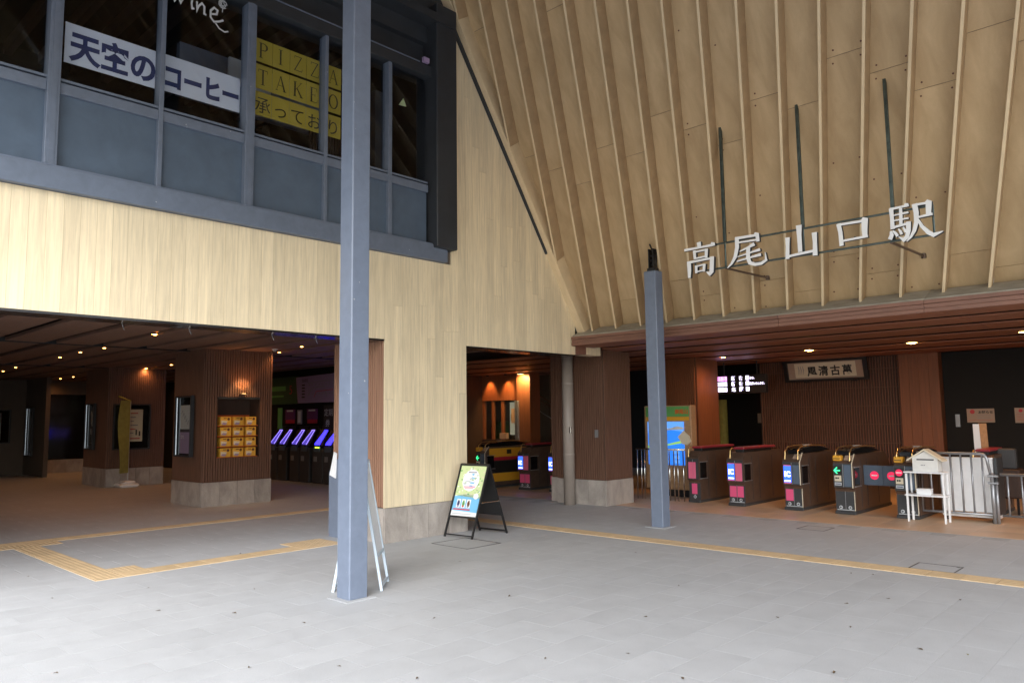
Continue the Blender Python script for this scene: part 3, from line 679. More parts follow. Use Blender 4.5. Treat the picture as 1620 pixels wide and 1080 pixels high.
# ================================================================ STATION NAME SIGN
SG = {'高':[[(-4.957,3.894,0.0275),(-4.95,3.825,0.0245)],[(-5.176,3.817,0.016),(-4.901,3.82,0.0125),(-4.773,3.822,0.0145),(-4.722,3.83,0.018)],[(-4.778,3.847,0.0185),(-4.741,3.829,0.021)],[(-5.027,3.79,0.019),(-5.02,3.673,0.0165)],[(-5.027,3.769,0.0105),(-4.845,3.775,0.0105)],[(-4.847,3.788,0.021),(-4.856,3.667,0.017)],[(-5.022,3.681,0.01),(-4.855,3.687,0.0095)],[(-5.139,3.639,0.015),(-4.767,3.65,0.012)],[(-5.112,3.653,0.0265),(-5.11,3.521,0.0235),(-5.114,3.432,0.016)],[(-4.769,3.669,0.0265),(-4.779,3.532,0.0255),(-4.785,3.475,0.027),(-4.815,3.442,0.0185),(-4.858,3.479,0.0045)],[(-5.005,3.584,0.0165),(-5.007,3.48,0.014)],[(-5.006,3.571,0.0095),(-4.883,3.581,0.0085)],[(-4.885,3.588,0.017),(-4.895,3.488,0.015)],[(-5.012,3.498,0.0085),(-4.895,3.505,0.0085)]],'尾':[[(-4.438,3.851,0.0175),(-4.127,3.846,0.013)],[(-4.172,3.876,0.0115),(-4.138,3.853,0.0225),(-4.131,3.76,0.0195)],[(-4.402,3.792,0.0105),(-4.124,3.785,0.0105)],[(-4.411,3.862,0.0245),(-4.414,3.73,0.0235),(-4.444,3.615,0.0205),(-4.496,3.537,0.014),(-4.557,3.485,0.005)],[(-4.178,3.739,0.022),(-4.25,3.712,0.0135),(-4.381,3.673,0.0055)],[(-4.41,3.609,0.0065),(-4.218,3.639,0.01),(-4.107,3.655,0.017)],[(-4.425,3.551,0.008),(-4.221,3.576,0.011),(-4.098,3.591,0.018)],[(-4.262,3.711,0.023),(-4.271,3.571,0.023),(-4.248,3.505,0.0215),(-4.179,3.476,0.018),(-4.098,3.477,0.017),(-4.033,3.511,0.013),(-4.043,3.611,0.003)]],'山':[[(-3.752,3.746,0.027),(-3.754,3.643,0.0205),(-3.765,3.481,0.023)],[(-3.604,3.872,0.033),(-3.606,3.748,0.025),(-3.603,3.542,0.023)],[(-3.759,3.511,0.013),(-3.421,3.532,0.014)],[(-3.423,3.75,0.0285),(-3.421,3.63,0.022),(-3.427,3.471,0.026)]],'口':[[(-3.139,3.801,0.0235),(-3.122,3.696,0.0215),(-3.116,3.536,0.022)],[(-3.147,3.789,0.013),(-2.838,3.783,0.013)],[(-2.875,3.81,0.0195),(-2.845,3.789,0.032),(-2.853,3.688,0.029),(-2.853,3.601,0.024)],[(-3.098,3.592,0.011),(-2.82,3.599,0.0115)]],'駅':[[(-2.56,3.867,0.022),(-2.557,3.754,0.018),(-2.557,3.632,0.021)],[(-2.576,3.86,0.0125),(-2.376,3.867,0.0105)],[(-2.42,3.888,0.0095),(-2.389,3.87,0.0205)],[(-2.461,3.85,0.0155),(-2.469,3.656,0.0155)],[(-2.544,3.783,0.007),(-2.384,3.79,0.0105)],[(-2.547,3.724,0.0065),(-2.387,3.725,0.0095)],[(-2.556,3.649,0.0115),(-2.37,3.669,0.012)],[(-2.39,3.687,0.023),(-2.396,3.585,0.021),(-2.415,3.52,0.02),(-2.452,3.489,0.0165),(-2.499,3.536,0.0035)],[(-2.575,3.612,0.01),(-2.568,3.566,0.0185),(-2.591,3.52,0.0205)],[(-2.554,3.614,0.007),(-2.528,3.579,0.013),(-2.509,3.544,0.015)],[(-2.496,3.623,0.0065),(-2.478,3.592,0.0125),(-2.466,3.556,0.0125)],[(-2.448,3.636,0.0065),(-2.431,3.601,0.0105),(-2.425,3.571,0.0095)],[(-2.32,3.868,0.025),(-2.307,3.774,0.023),(-2.311,3.667,0.02),(-2.338,3.575,0.017),(-2.375,3.513,0.011),(-2.421,3.469,0.004)],[(-2.337,3.857,0.011),(-2.163,3.854,0.0105)],[(-2.2,3.88,0.014),(-2.178,3.856,0.027),(-2.188,3.717,0.0215)],[(-2.293,3.715,0.0095),(-2.149,3.724,0.012)],[(-2.302,3.71,0.0085),(-2.26,3.609,0.0155),(-2.2,3.53,0.021),(-2.151,3.492,0.019),(-2.06,3.519,0.003)]]}
YS = 8.93
sg = thing('station_name_sign', 'hanging station name in five white characters 高尾山口駅 on a thin steel frame', 'sign', (-3.66, YS, 3.5))
for ch, L in SG.items():
    m = MB(); mw = MB(); fr = FY(YS)
    for i, s in enumerate(L):
        s2 = [(a, b, r*1.10) for a, b, r in s]
        m.stroke([(a+.0, b, r) for a, b, r in s2], -.045-i*.0004, -.001-i*.0004, fr, 'dark_steel')
        mw.stroke([(a, b, r*.985) for a, b, r in s2], .0, .003+i*.0007, fr, 'white')
    for k in range(len(mw.v)): pass
    b = len(m.v); m.v += mw.v
    mi = m._mi('white')
    for f in mw.f: m.f.append(tuple(i+b for i in f)); m.m.append(mi)
    m.build('character', None, sg)
m = MB()
def bar(a, b, r=.013): m.tube([a, b], r, 6)
YF = YS+.06
bar((-4.75, YF, 3.835), (-2.15, YF, 3.835)); bar((-5.05, YF, 3.51), (-2.15, YF, 3.51)); bar((-5.05, YF, 3.51), (-5.05, YF, 3.835)); bar((-5.05, YF, 3.835), (-4.75, YF, 3.835)); bar((-2.16, YF, 3.51), (-2.16, YF, 3.835))
for x in (-4.61, -3.58, -2.56): bar((x, YF, 3.51), (x, YF, 3.835))
for i in range(5): bar((-4.95+i*.66, YF-.05, 3.62), (-4.95+i*.66, YF, 3.62), .006)
m.build('support_frame', 'green_steel', sg)
for x in (-4.61, -3.58, -2.56):
    m = MB(); m.bbox(x-.018, x+.018, YF-.02, YF+.02, 3.85, 5.42, .003); m.build('hanger', 'green_steel', sg)
for x in (-4.61, -2.60):
    m = MB(); bar((x, YF, 3.50), (x+.02, 10.2, 3.52), .017); m.cyl(x+.02, 10.18, 3.49, 3.55, .03, 8); m.build('back_stay', 'bronze', sg)

# ================================================================ DOWNLIGHTS
def downlight(lab, x, y, z, e, glow='lamp_glow', r=.055, grp='downlights in the ticket hall ceiling', col=(1, .50, .20)):
    t = thing('downlight', lab, 'ceiling light', (x, y, z), grp)
    m = MB(); n = 20
    for k in range(n):
        a0, a1 = 2*math.pi*k/n, 2*math.pi*(k+1)/n
        q = [(x+rr*math.cos(a), y+rr*math.sin(a), zz) for a, rr, zz in ((a0, r*1.45, z-.002), (a1, r*1.45, z-.002), (a1, r, z-.008), (a0, r, z-.008))]
        m.add(q+[(p[0], p[1], z+.02) for p in q], [(0,1,2,3),(7,6,5,4),(0,4,5,1),(2,6,7,3)])
    m.build('trim_ring', 'black_metal', t)
    m = MB(); m.cyl(x, y, z-.005, z+.004, r*.95, 16); m.cyl(x+.01, y, z-.02, z-.005, r*.45, 10); m.build('lens', glow, t)
    l = bpy.data.lights.new('lamp_beam', 'SPOT'); l.energy = e; l.spot_size = R(168); l.spot_blend = .9; l.shadow_soft_size = .06; l.color = col
    o = bpy.data.objects.new('lamp_beam', l); SC.collection.objects.link(o); o.parent = t; o.location = (0, 0, -.03)
HL = [(-12.355,4.825,'nearest the lintel above the nearest pillar\'s left'),(-15.124,5.0,'third from the lintel, centre of the left ceiling'),(-16.346,4.97,'second of the close pair over the left floor'),(-17.841,5.04,'first of the close pair over the left floor'),(-21.636,5.15,'right one of the pair at the left picture edge'),(-23.355,5.28,'at the left picture edge'),(-20.348,7.75,'above the framed poster of the farther pillar'),(-18.667,7.70,'between the two hall pillars'),(-14.02,7.95,'just right of the nearest hall pillar'),(-12.661,7.645,'right of the smoke detector'),(-19.9,9.9,'above the ticket machines'),(-27.6,7.5,'leftmost of three far above the dark glass'),(-26.4,7.5,'middle of three far above the dark glass'),(-25.2,7.5,'rightmost of three far above the dark glass'),(-26.5,10.6,'seen far off between the hall pillars')]
for x, y, s in HL: downlight('small warm ceiling downlight '+s, x, y, 2.998, 9, col=(1, .42, .15))
GL = [(-7.62,14.55,'left one of the row over the ticket gates'),(-5.74,14.4,'middle one of the row over the ticket gates'),(-3.92,14.35,'right one of the row over the ticket gates'),(-9.3,16.7,'above the departure display'),(-2.2,13.7,'at the right picture edge above the gates')]
for x, y, s in GL: downlight('bright yellow ceiling downlight '+s, x, y, 2.813, 30 if x > -9 else 10, 'lamp_glow_gate', .09, 'downlights in the gate hall ceiling', (1, .46, .16))
m = MB(); m.cyl(-13.42, 7.52, 2.965, 2.998, .05, 16, r1=.08); m.cyl(-13.42, 7.52, 2.94, 2.965, .03, 12); tag(m.build('smoke_detector', 'pale_grey', smooth=True), 'round white smoke detector between two downlights on the hall ceiling', 'smoke detector')

# ================================================================ TICKET HALL
tw = thing('ticket_wall', 'dark wall holding the row of ticket machines', 'wall', (-18, 11.3, 0))
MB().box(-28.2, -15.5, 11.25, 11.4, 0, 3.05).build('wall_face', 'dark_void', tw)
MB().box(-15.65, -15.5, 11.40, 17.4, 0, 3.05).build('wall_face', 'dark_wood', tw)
m = MB(); m.rect(-19.95, 2.05, -18.40, 2.80, 0, .05, FY(11.05), 'dark_green'); m.rect(-19.9, 2.42, -19.0, 2.55, .05, .055, FY(11.05), 'green_ink')
m.rect(-19.9, 2.25, -19.1, 2.30, .05, .055, FY(11.05), 'green_ink'); text(m, '5', -18.8, 2.32, .34, FY(11.0), 'red_ink', n0=.008)
tag(m.build('direction_sign'), 'dark green sign panel with a red figure above the ticket machines', 'sign')
m = MB(); fr = FY(11.0); m.prism([(-18.40,2.76),(-16.2,2.80),(-16.2,2.06),(-18.30,2.06)], 0, .04, fr, 'lilac')
text(m, '路線図', -18.1, 2.62, .10, fr, 'black_ink', n0=.042); rr = random.Random(4)
for i in range(5): m.rect(-18.10, 2.20+i*.08, -17.95, 2.235+i*.08, .04, .043, fr, 'black_ink')
m.stroke([(-17.8,2.58,.008),(-17.0,2.62,.008),(-16.4,2.60,.008)], .04, .044, fr, 'grey_ink'); m.stroke([(-17.8,2.25,.008),(-17.6,2.45,.008),(-17.0,2.48,.008),(-16.9,2.2,.008)], .04, .044, fr, 'grey_ink'); m.stroke([(-17.5,2.2,.008),(-17.4,2.35,.008),(-16.6,2.38,.008)], .04, .044, fr, 'red_ink')
for i in range(16):
    u = -17.75+(i % 8)*.16; v = 2.27+(i//8)*.25; m.rect(u, v, u+.05, v+.03, .04, .046, fr, 'grey_ink')
tag(m.build('fare_map'), 'pale fare map board with route lines above the ticket machines', 'map board')
for x, lab in ((-18.95, 'left dark red sign plate over the ticket machines'), (-17.85, 'right dark red sign plate over the ticket machines')):
    m = MB(); m.rect(x, 1.62, x+.48, 1.90, 0, .03, FY(11.0), 'purple_sign'); m.rect(x+.02, 1.52, x+.46, 1.63, .0, .025, FY(11.0), 'red_band'); m.rect(x+.08, 1.84, x+.40, 1.88, .03, .033, FY(11.0), 'pale_grey')
    tag(m.build('sign_plate'), lab, 'sign', 'red sign plates')
m = MB(); m.rect(-18.33, 1.50, -18.12, 1.88, 0, .03, FY(11.0), 'grey_ink'); m.rect(-18.29, 1.54, -18.16, 1.84, .03, .033, FY(11.0), 'pale_grey'); tag(m.build('sign_plate'), 'narrow upright grey notice between the two red plates', 'notice')
m = MB(); m.rect(-17.05, 1.35, -16.6, 1.98, 0, .03, FY(11.0), 'black_ink'); text(m, '定期', -17.02, 1.72, .20, FY(11.0), 'pale_grey', n0=.032); text(m, '券', -16.95, 1.45, .2, FY(11.0), 'pale_grey', n0=.032)
tag(m.build('sign_plate'), 'black upright sign with pale characters at the right end of the machines', 'sign')
m = MB(); m.rect(-19.35, 1.2, -19.15, 1.95, 0, .03, FY(11.0), 'green_ink'); tag(m.build('sign_plate'), 'narrow green upright sign left of the ticket machines', 'sign')
tn = ['first from the left', 'second from the left', 'third from the left', 'fourth from the left', 'fifth, glowing bright blue', 'last on the right, glowing bright blue']
for i in range(6):
    x = -19.15+i*.50+(.12 if i > 1 else 0)+(.1 if i > 3 else 0)
    t = thing('ticket_machine', 'dark ticket machine with a slanted purple lit screen, '+tn[i], 'ticket machine', (x, 10.8, 0), 'ticket machines')
    MB().bbox(x-.23, x+.23, 10.72, 11.2, 0, .88, .01).build('lower_cabinet', 'dark_grey', t)
    MB().box(x-.22, x+.22, 11.0, 11.22, .88, 1.45).build('upper_cabinet', 'black_metal', t)
    A = Vector((x-.20, 10.74, .95)); 
    gm = 'led_blue' if i > 3 else 'dark_grey'
    frs = (Vector((x-.20, 10.74, .95)), X_, Vector((0, .42, .9)).normalized(), Vector((0, -.9, .42)).normalized())
    m = MB(); m.rect(.0, .0, .40, .45, -.03, 0, frs); m.build('screen_housing', 'black_metal', t)
    m = MB(); m.prism([(.02,.02),(.26,.02),(.38,.42),(.22,.42)], .001, .006, frs); m.build('screen', gm if i > 3 else 'led_dim', t)
    m = MB(); e = 'led_edge' if i < 4 else 'led_blue'
    m.stroke([(.24,.02,.005),(.36,.42,.005)], .006, .016, frs); m.stroke([(.03,.05,.004),(.25,.42,.004)], .006, .014, frs); m.stroke([(.22,.43,.006),(.37,.43,.006)], .006, .014, frs)
    m.build('light_strip', e, t)
    MB().bbox(x-.15, x+.12, 10.70, 10.76, .80, .93, .006).build('coin_tray', 'panel_steel', t)
    m = MB(); m.box(x-.16, x-.02, 10.712, 10.72, .55, .68); m.build('ticket_slot', 'grey_ink', t)
    if i == 4:
        m = MB(); [m.box(x-.06+k*.07, x-.02+k*.07, 10.69, 10.70, .895, .92) for k in range(3)]; m.build('indicator', 'green_led', t)
# poster cases on the pillars
def poster_case(lab, u0, u1, v0, v1, fr, body, edge='tube_white', art=None, grp='glazed poster cases'):
    o, U, V, N = fr; c = o+U*((u0+u1)/2)+V*((v0+v1)/2)
    t = thing('poster_case', lab, 'poster case', tuple(c), grp)
    m = MB(); w = .03
    for a, b, c_, d in ((u0, u1, v0, v0+w), (u0, u1, v1-w, v1), (u0, u0+w, v0+w, v1-w), (u1-w, u1, v0+w, v1-w)): m.rect(a, c_, b, d, 0, .07, fr)
    m.build('case_frame', 'dark_steel', t)
    m = MB(); m.rect(u0+w, v0+w, u1-w, v1-w, .0, .006, fr, 'black_glass'); m.build('back_panel', None, t)
    m = MB(); m.rect(u0+w, v0+w, u0+w+.009, v1-w, .03, .04, fr); m.build('light_tube', edge, t)
    m = MB(); art(m) if art else None; m.build('poster', None, t)
    m = MB(); m.rect(u0+w, v0+w, u1-w, v1-w, .062, .066, fr); m.build('glass', 'clear_glass', t)
f1 = FY(6.405)
def art1(m):
    m.rect(-14.99, 1.45, -14.56, 1.92, .007, .010, f1, 'pale_grey'); m.rect(-14.99, .99, -14.56, 1.43, .007, .010, f1, 'lilac')
    for k in range(5): m.stroke([(-14.95+k*.07, 1.75-.05*k, .008), (-14.88+k*.07, 1.82-.05*k, .008), (-14.85+k*.05, 1.70-.03*k, .006)], .011, .012, f1, 'grey_ink')
    m.rect(-14.99, 1.40, -14.56, 1.46, .011, .013, f1, 'black_ink'); text(m, '文化', -14.95, 1.28, .08, f1, 'white', n0=.011)
poster_case('tall glazed poster case on the front of the nearest hall pillar', -15.13, -14.40, .93, 2.10, f1, None, art=art1)
f2 = FX(-20.36)
def art2(m):
    m.rect(7.18, 1.12, 7.72, 1.93, .007, .010, f2, 'cream')
    for k in range(6): m.rect(7.24, 1.82-k*.10, 7.60-.05*(k % 3), 1.845-k*.10, .011, .012, f2, 'red_ink' if k in (0, 4) else 'grey_ink')
    m.rect(7.55, 1.28, 7.59, 1.42, .011, .012, f2, 'black_ink'); m.rect(7.63, 1.26, 7.67, 1.38, .011, .012, f2, 'black_ink'); m.rect(7.24, 1.18, 7.66, 1.21, .011, .012, f2, 'red_ink')
poster_case('square framed poster with red and grey print, behind the green banner', 7.0, 7.9, .92, 2.07, f2, None, art=art2)
f3 = FY(6.865)
def art3(m):
    m.rect(-21.62, 1.0, -21.22, 2.0, .007, .010, f3, 'black_ink'); m.stroke([(-21.45,1.9,.02),(-21.38,1.75,.06),(-21.42,1.6,.04),(-21.36,1.52,.02)], .011, .012, f3, 'pale_grey'); m.rect(-21.5, 1.3, -21.32, 1.45, .011, .012, f3, 'grey_ink'); m.rect(-21.5, 1.08, -21.3, 1.1, .011, .012, f3, 'grey_ink')
poster_case('narrow black poster case with a bright tube on the farther hall pillar', -21.8, -21.15, .92, 2.10, f3, None, art=art3)
# niche and its souvenir boxes
t = thing('display_niche', 'recessed display niche in the nearest hall pillar lined in orange', 'display case', (-14.25, 7.16, .9))
fn = FX(-14.49)
m = MB(); m.rect(6.732, .902, 7.588, 2.068, 0, .006, fn); m.build('niche_back', 'dark_wood', t)
m = MB(); m.rect(6.75, .93, 7.57, 1.72, .008, .014, fn); m.build('orange_backing', 'orange_card', t)
m = MB(); m.rect(7.05, 1.62, 7.22, 1.66, .016, .02, fn); m.build('label_card', 'pale_grey', t)
for zz in range(4):
    MB().box(-14.46, -14.13, 6.74, 7.58, .905+zz*.2, .917+zz*.2).build('shelf', 'orange_card', t)
m = MB(); m.rect(6.732, 2.03, 7.588, 2.066, .30, .40, fn); m.build('top_rail', 'dark_steel', t)
for r_ in range(4):
    for c_ in range(3):
        y = 6.80+c_*.26; z = .918+r_*.2
        m = MB(); m.bbox(-14.30, -14.12, y, y+.215, z, z+.165, .003, 'yellow_box'); fb = FX(-14.12)
        m.prism([(y+.015,z+.03),(y+.11,z+.03),(y+.14,z+.09),(y+.015,z+.10)], .0005, .003, fb, 'cream')
        m.prism([(y+.02,z+.02),(y+.10,z+.012),(y+.13,z+.05),(y+.05,z+.06)], .003, .0045, fb, 'lilac')
        m.prism([(y+.16+.028*math.cos(a*.785), z+.125+.028*math.sin(a*.785)) for a in range(8)], .0005, .003, fb, 'brown_ink')
        m.rect(y+.06, z+.13, y+.12, z+.145, .0005, .003, fb, 'brown_ink')
        tag(m.build('sweets_box'), 'yellow souvenir sweets box, %s in the %s of the pillar niche' % (('left', 'centre', 'right')[c_], ('bottom row', 'second row up', 'third row up', 'top row')[r_]), 'box', 'souvenir boxes in the display niche')
# niche wash light and banner flag
def spot(name, loc, aim, e, ang, col, parent=None, size=.04):
    l = bpy.data.lights.new(name, 'SPOT'); l.energy = e; l.spot_size = R(ang); l.spot_blend = .6; l.shadow_soft_size = size; l.color = col
    o = bpy.data.objects.new(name, l); SC.collection.objects.link(o); o.location = loc
    o.rotation_euler = (Vector(aim)-Vector(loc)).to_track_quat('-Z', 'Y').to_euler()
    if parent: o.location = Vector(loc)-parent.location; o.parent = parent
    return o
t = thing('niche_uplight', 'small warm wash lamp above the display niche on the nearest hall pillar', 'lamp', (-13.95, 7.2, 2.14))
m = MB(); m.box(-14.07, -13.93, 7.14, 7.26, 2.11, 2.13); m.build('lamp_body', 'bronze', t); MB().box(-14.03, -13.97, 7.17, 7.23, 2.131, 2.135).build('lamp_face', 'warm_lamp', t)
spot('lamp_beam', (-13.97, 7.2, 2.15), (-14.08, 7.2, 2.9), 5, 120, (1, .40, .12), t); spot('lamp_beam', (-13.80, 7.2, 2.60), (-14.4, 7.16, 1.2), 10, 75, (1, .62, .30), t)
t = thing('banner_flag', 'yellow-green upright advertising flag on a pale weighted foot beside the farther pillar', 'flag', (-20.2, 7.35, 0))
m = MB(); m.tube([(-20.2,7.35,.05),(-20.2,7.35,2.15)], .014, 8); m.build('pole', 'pale_grey', t)
m = MB()
for k in range(10):
    z0, z1 = .35+k*.18, .35+(k+1)*.18; a = lambda z: .03*math.sin(z*3)
    m.add([(-20.18,7.34,z0),(-20.03+a(z0),7.05+a(z0),z0),(-20.03+a(z1),7.05+a(z1),z1),(-20.18,7.34,z1),(-20.172,7.345,z0),(-20.022+a(z0),7.055+a(z0),z0),(-20.022+a(z1),7.055+a(z1),z1),(-20.172,7.345,z1)],
      [(0,1,2,3),(7,6,5,4),(0,4,5,1),(1,5,6,2),(2,6,7,3),(3,7,4,0)])
m.build('flag_cloth', 'banner_green', t)
m = MB(); m.tube([(-20.2,7.35,2.14),(-20.0,7.0,2.25)], .02, 6); m.build('top_arm', 'yellow_paper', t)
m = MB(); m.bbox(-20.45, -19.97, 7.10, 7.56, .002, .09, .03); m.bbox(-20.38, -20.04, 7.18, 7.50, .09, .15, .03); m.build('weighted_foot', 'off_white', t)
# far walls of the hall
fwl = thing('far_hall_wall', 'dim grey-brown wall at the far end of the ticket hall with dark glass doors', 'wall', (-28, 6, 0))
MB().box(-28.15, -28.0, -4, 7.0, 0, 3.0).build('wall_face', 'plaster_grey', fwl)
MB().box(-28.0, -25.9, 7.0, 7.12, 0, 3.0).build('wall_face', 'plaster_grey', fwl)
MB().box(-28.15, -28.0, 7.12, 11.3, 0, .42).build('low_wall', 'plinth_stone', fwl)
MB().box(-28.13, -28.05, 7.12, 11.3, .42, 2.55).build('dark_glazing', 'black_glass', fwl)
MB().box(-28.13, -28.02, 7.12, 11.3, 2.55, 3.0).build('head_panel', 'plaster_grey', fwl)
MB().box(-28.2, -8.4, -4.1, -4, 0, 3.0).build('side_wall', 'plaster_grey', fwl)
MB().box(-28.3, -28.16, -4, 22, 0, 3.2).build('outer_wall', 'dark_void', fwl); MB().box(-28.2, -13.4, 19.9, 20, 0, 3.2).build('outer_wall', 'dark_void', fwl)
f4 = FX(-27.99)
def art4(m):
    m.rect(5.75, 1.1, 6.35, 1.95, .007, .010, f4, 'grey_ink'); [m.rect(5.95+.15*k, 1.5+.1*k, 6.02+.15*k, 1.56+.1*k, .011, .012, f4, 'black_ink') for k in range(3)]; m.rect(5.8, 1.25, 6.2, 1.28, .011, .012, f4, 'black_ink')
poster_case('grey poster case on the far hall wall at the left picture edge', 5.6, 6.6, 1.0, 2.05, f4, None, art=art4)
f5 = FY(6.97); poster_case('narrow dark poster case with a pale tube, left of the far glass doors', -27.6, -26.9, .6, 2.1, f5, None, art=lambda m: m.rect(-27.4, .7, -27.0, 2.0, .007, .01, f5, 'black_ink'))

# ================================================================ GATE HALL BACK
bw_ = thing('lattice_wall', 'back wall of thin upright battens behind the ticket gates', 'wall', (-6.5, 17.42, 0))
MB().box(-8.15, -5.02, 17.44, 17.6, 0, 2.9).build('wall_face', 'dark_wood', bw_)
m = MB()
for i in range(56):
    x = -8.14+i*.0558; m.box(x, x+.022, 17.40, 17.438, .52, 2.82)
m.build('batten', 'batten', bw_, kind='stuff')
for z in (.95, 1.35, 1.75, 2.15, 2.55): MB().box(-8.14, -5.03, 17.392, 17.398, z, z+.014).build('cross_rail', 'brown_slat', bw_)
MB().box(-8.15, -5.02, 17.36, 17.44, 0, .50).build('skirting', 'dark_wood', bw_)
cw = thing('timber_column', 'broad plain brown timber column right of the batten wall', 'column', (-4.65, 17.3, 0))
for i in range(4): MB().bbox(-5.0+i*.19+.001, -5.0+(i+1)*.19-.001, 17.25, 17.55, 0, 2.83, .002).build('veneer_panel', 'column_wood', cw)
dk = thing('dark_doors', 'near-black doors and wall to the right of the timber column', 'door', (-2.5, 17.5, 0))
DL = MB().box(-4.235, 2.5, 17.5, 17.6, 0, 2.83).build('door_leaf', 'dark_void', dk)
MB().box(-4.235, 2.5, 17.46, 17.5, 0, .25).build('kick_board', 'counter_wood', dk)
m = MB(); m.rect(-4.05, 1.30, -3.97, 1.55, 0, .03, FY(17.5)); m.build('intercom', 'steel_grey', DL)
m = MB(); m.rect(-2.62, .95, -2.52, 1.05, 0, .03, FY(17.5)); m.build('lock_plate', 'steel_grey', DL)
fr = FY(17.48)
m = MB(); m.rect(-3.84, 1.385, -3.36, 1.66, 0, .008, fr, 'cream_dim'); m.prism([(-3.74+.045*math.cos(a*.785), 1.60+.045*math.sin(a*.785)) for a in range(8)], .009, .011, fr, 'red_ink')
text(m, 'お知らせ', -3.64, 1.565, .065, fr, 'black_ink', n0=.009, bold=.002); m.rect(-3.81, 1.43, -3.40, 1.435, .009, .011, fr, 'red_ink')
for k in range(3): m.rect(-3.66, 1.53-k*.03, -3.42, 1.535-k*.03, .009, .011, fr, 'grey_ink')
tag(m.build('notice'), 'wide pinkish notice with a red round symbol on the dark doors', 'notice', 'notices on the dark doors')
m = MB(); m.rect(-3.02, 1.375, -2.78, 1.665, 0, .008, fr, 'cream_dim'); m.prism([(-2.92+.035*math.cos(a*.785), 1.61+.035*math.sin(a*.785)) for a in range(8)], .009, .011, fr, 'red_ink')
for k in range(5): m.rect(-2.99, 1.54-k*.03, -2.81, 1.545-k*.03, .009, .011, fr, 'red_ink')
tag(m.build('notice'), 'narrow pinkish notice on the dark doors at the right picture edge', 'notice', 'notices on the dark doors')
# back of the passage and outer shell
sh = thing('outer_shell_wall', 'dark back wall of the passage behind the departure display', 'wall', (-9, 20, 0))
m = MB(); m.box(-13.4, -8.15, 19.9, 20, 0, 3.0); m.box(-8.14, 4, 19.9, 20, 0, 3); m.box(3.9, 4, 10.2, 20, 0, 3); m.build('wall_face', 'dark_void', sh)
m = MB(); m.box(-8.17, -8.14, 17.4, 19.9, 0, 2.9); m.build('side_face', 'dark_wood', sh)
m = MB(); m.tube([(-9.75,18.5,0),(-9.75,18.5,2.0)], .12, 10); tag(m.build('inner_pole', 'banner_green'), 'dull green pole standing in the dark passage below the departure display', 'pole')
m = MB(); m.rect(-9.42, 1.37, -9.08, 1.63, 0, .01, FY(19.85), 'cream_dim'); tag(m.build('notice'), 'small dim notice sheet at the back of the dark passage', 'notice')
for x in (-9.25, -9.13):
    m = MB(); m.tube([(x,19.80,1.87),(x,19.83,1.87)], .018, 8); tag(m.build('indicator_light', 'red_led'), 'tiny red indicator light glowing in the dark passage, %s of the two' % ('left' if x < -9.2 else 'right'), 'indicator light', 'red indicator lights')
# departure display
t = thing('departure_display', 'black departure display with purple and white characters hanging over the passage', 'display board', (-8.05, 16, 2.3))
MB().bbox(-8.62, -7.38, 16.0, 16.14, 2.08, 2.50, .006).build('housing', 'black_metal', t)
m = MB(); m.tube([(-8.4,16.07,2.5),(-8.4,16.07,2.82)], .015, 6); m.tube([(-7.6,16.07,2.5),(-7.6,16.07,2.82)], .015, 6); m.build('hanger', 'black_metal', t)
m = MB(); fr = FY(15.998)
for r_, (c1, dest, tail) in enumerate((('特急', '新宿', 'ます。'), ('各停', '新宿', '発車いたします。'), ('各停', '北野', ''))):
    z = 2.385-r_*.125
    m.rect(-8.55, z-.01, -8.30, z+.085, .001, .002, fr, 'led_pink' if r_ == 0 else 'led_white'); text(m, c1, -8.53, z, .095, fr, 'black_ink', n0=.002, sx=1.15)
    text(m, dest[0], -8.19, z, .10, fr, 'led_white', bold=.003); text(m, dest[1], -8.00, z, .10, fr, 'led_white', bold=.003)
    text(m, '1' if r_ else '2', -7.83, z, .10, fr, 'led_white', bold=.003); m.rect(-7.84, z-.005, -7.76, z+.085, .0005, .001, fr, 'led_white')
    if tail: text(m, tail, -7.745, z+.01, .058, fr, 'led_white', bold=.002, sx=.8)
m.build('character_row', None, [c for c in t.children if c.name.startswith('housing')][0])
# framed calligraphy
t = thing('calligraphy_board', 'long black framed board of ink calligraphy hung high on the batten wall', 'framed board', (-6.6, 17.3, 2.5))
frc = (Vector((-7.47, 17.30, 2.34)), X_, Vector((0, -.22, .975)).normalized(), Vector((0, -.975, -.22)).normalized())
W_, H_ = 1.86, .50; w = .09
m = MB()
for a, b, c, d in ((0, W_, 0, w*.6), (0, W_, H_-w*.6, H_), (0, w, w*.6, H_-w*.6), (W_-w, W_, w*.6, H_-w*.6)): m.rect(a, c, b, d, 0, .06, frc)
m.build('frame', 'black_metal', t)
m = MB(); m.rect(w, w*.6, W_-w, H_-w*.6, .005, .012, frc); MNT = m.build('mount', 'cream_dim', t)
m = MB(); m.rect(w+.16, .09, W_-w-.16, H_-.08, .013, .016, frc, 'cream'); m.build('paper', None, MNT)
m = MB()
for k, ch in enumerate('風清古萬'): text(m, ch, .53+k*.26, .145, .235, frc, 'black_ink', n0=.017, bold=.007, sx=.95)
for k in range(3): m.stroke([(.34+.05*k, .36, .004), (.35+.05*k, .27, .008), (.33+.05*k, .16, .003)], .017, .019, frc, 'grey_ink')
m.build('ink_character', None, MNT)
for u in (.45, 1.5):
    m = MB(); m.rect(u, -.02, u+.12, .03, -.02, .07, frc); m.build('support_foot', 'black_metal', t)

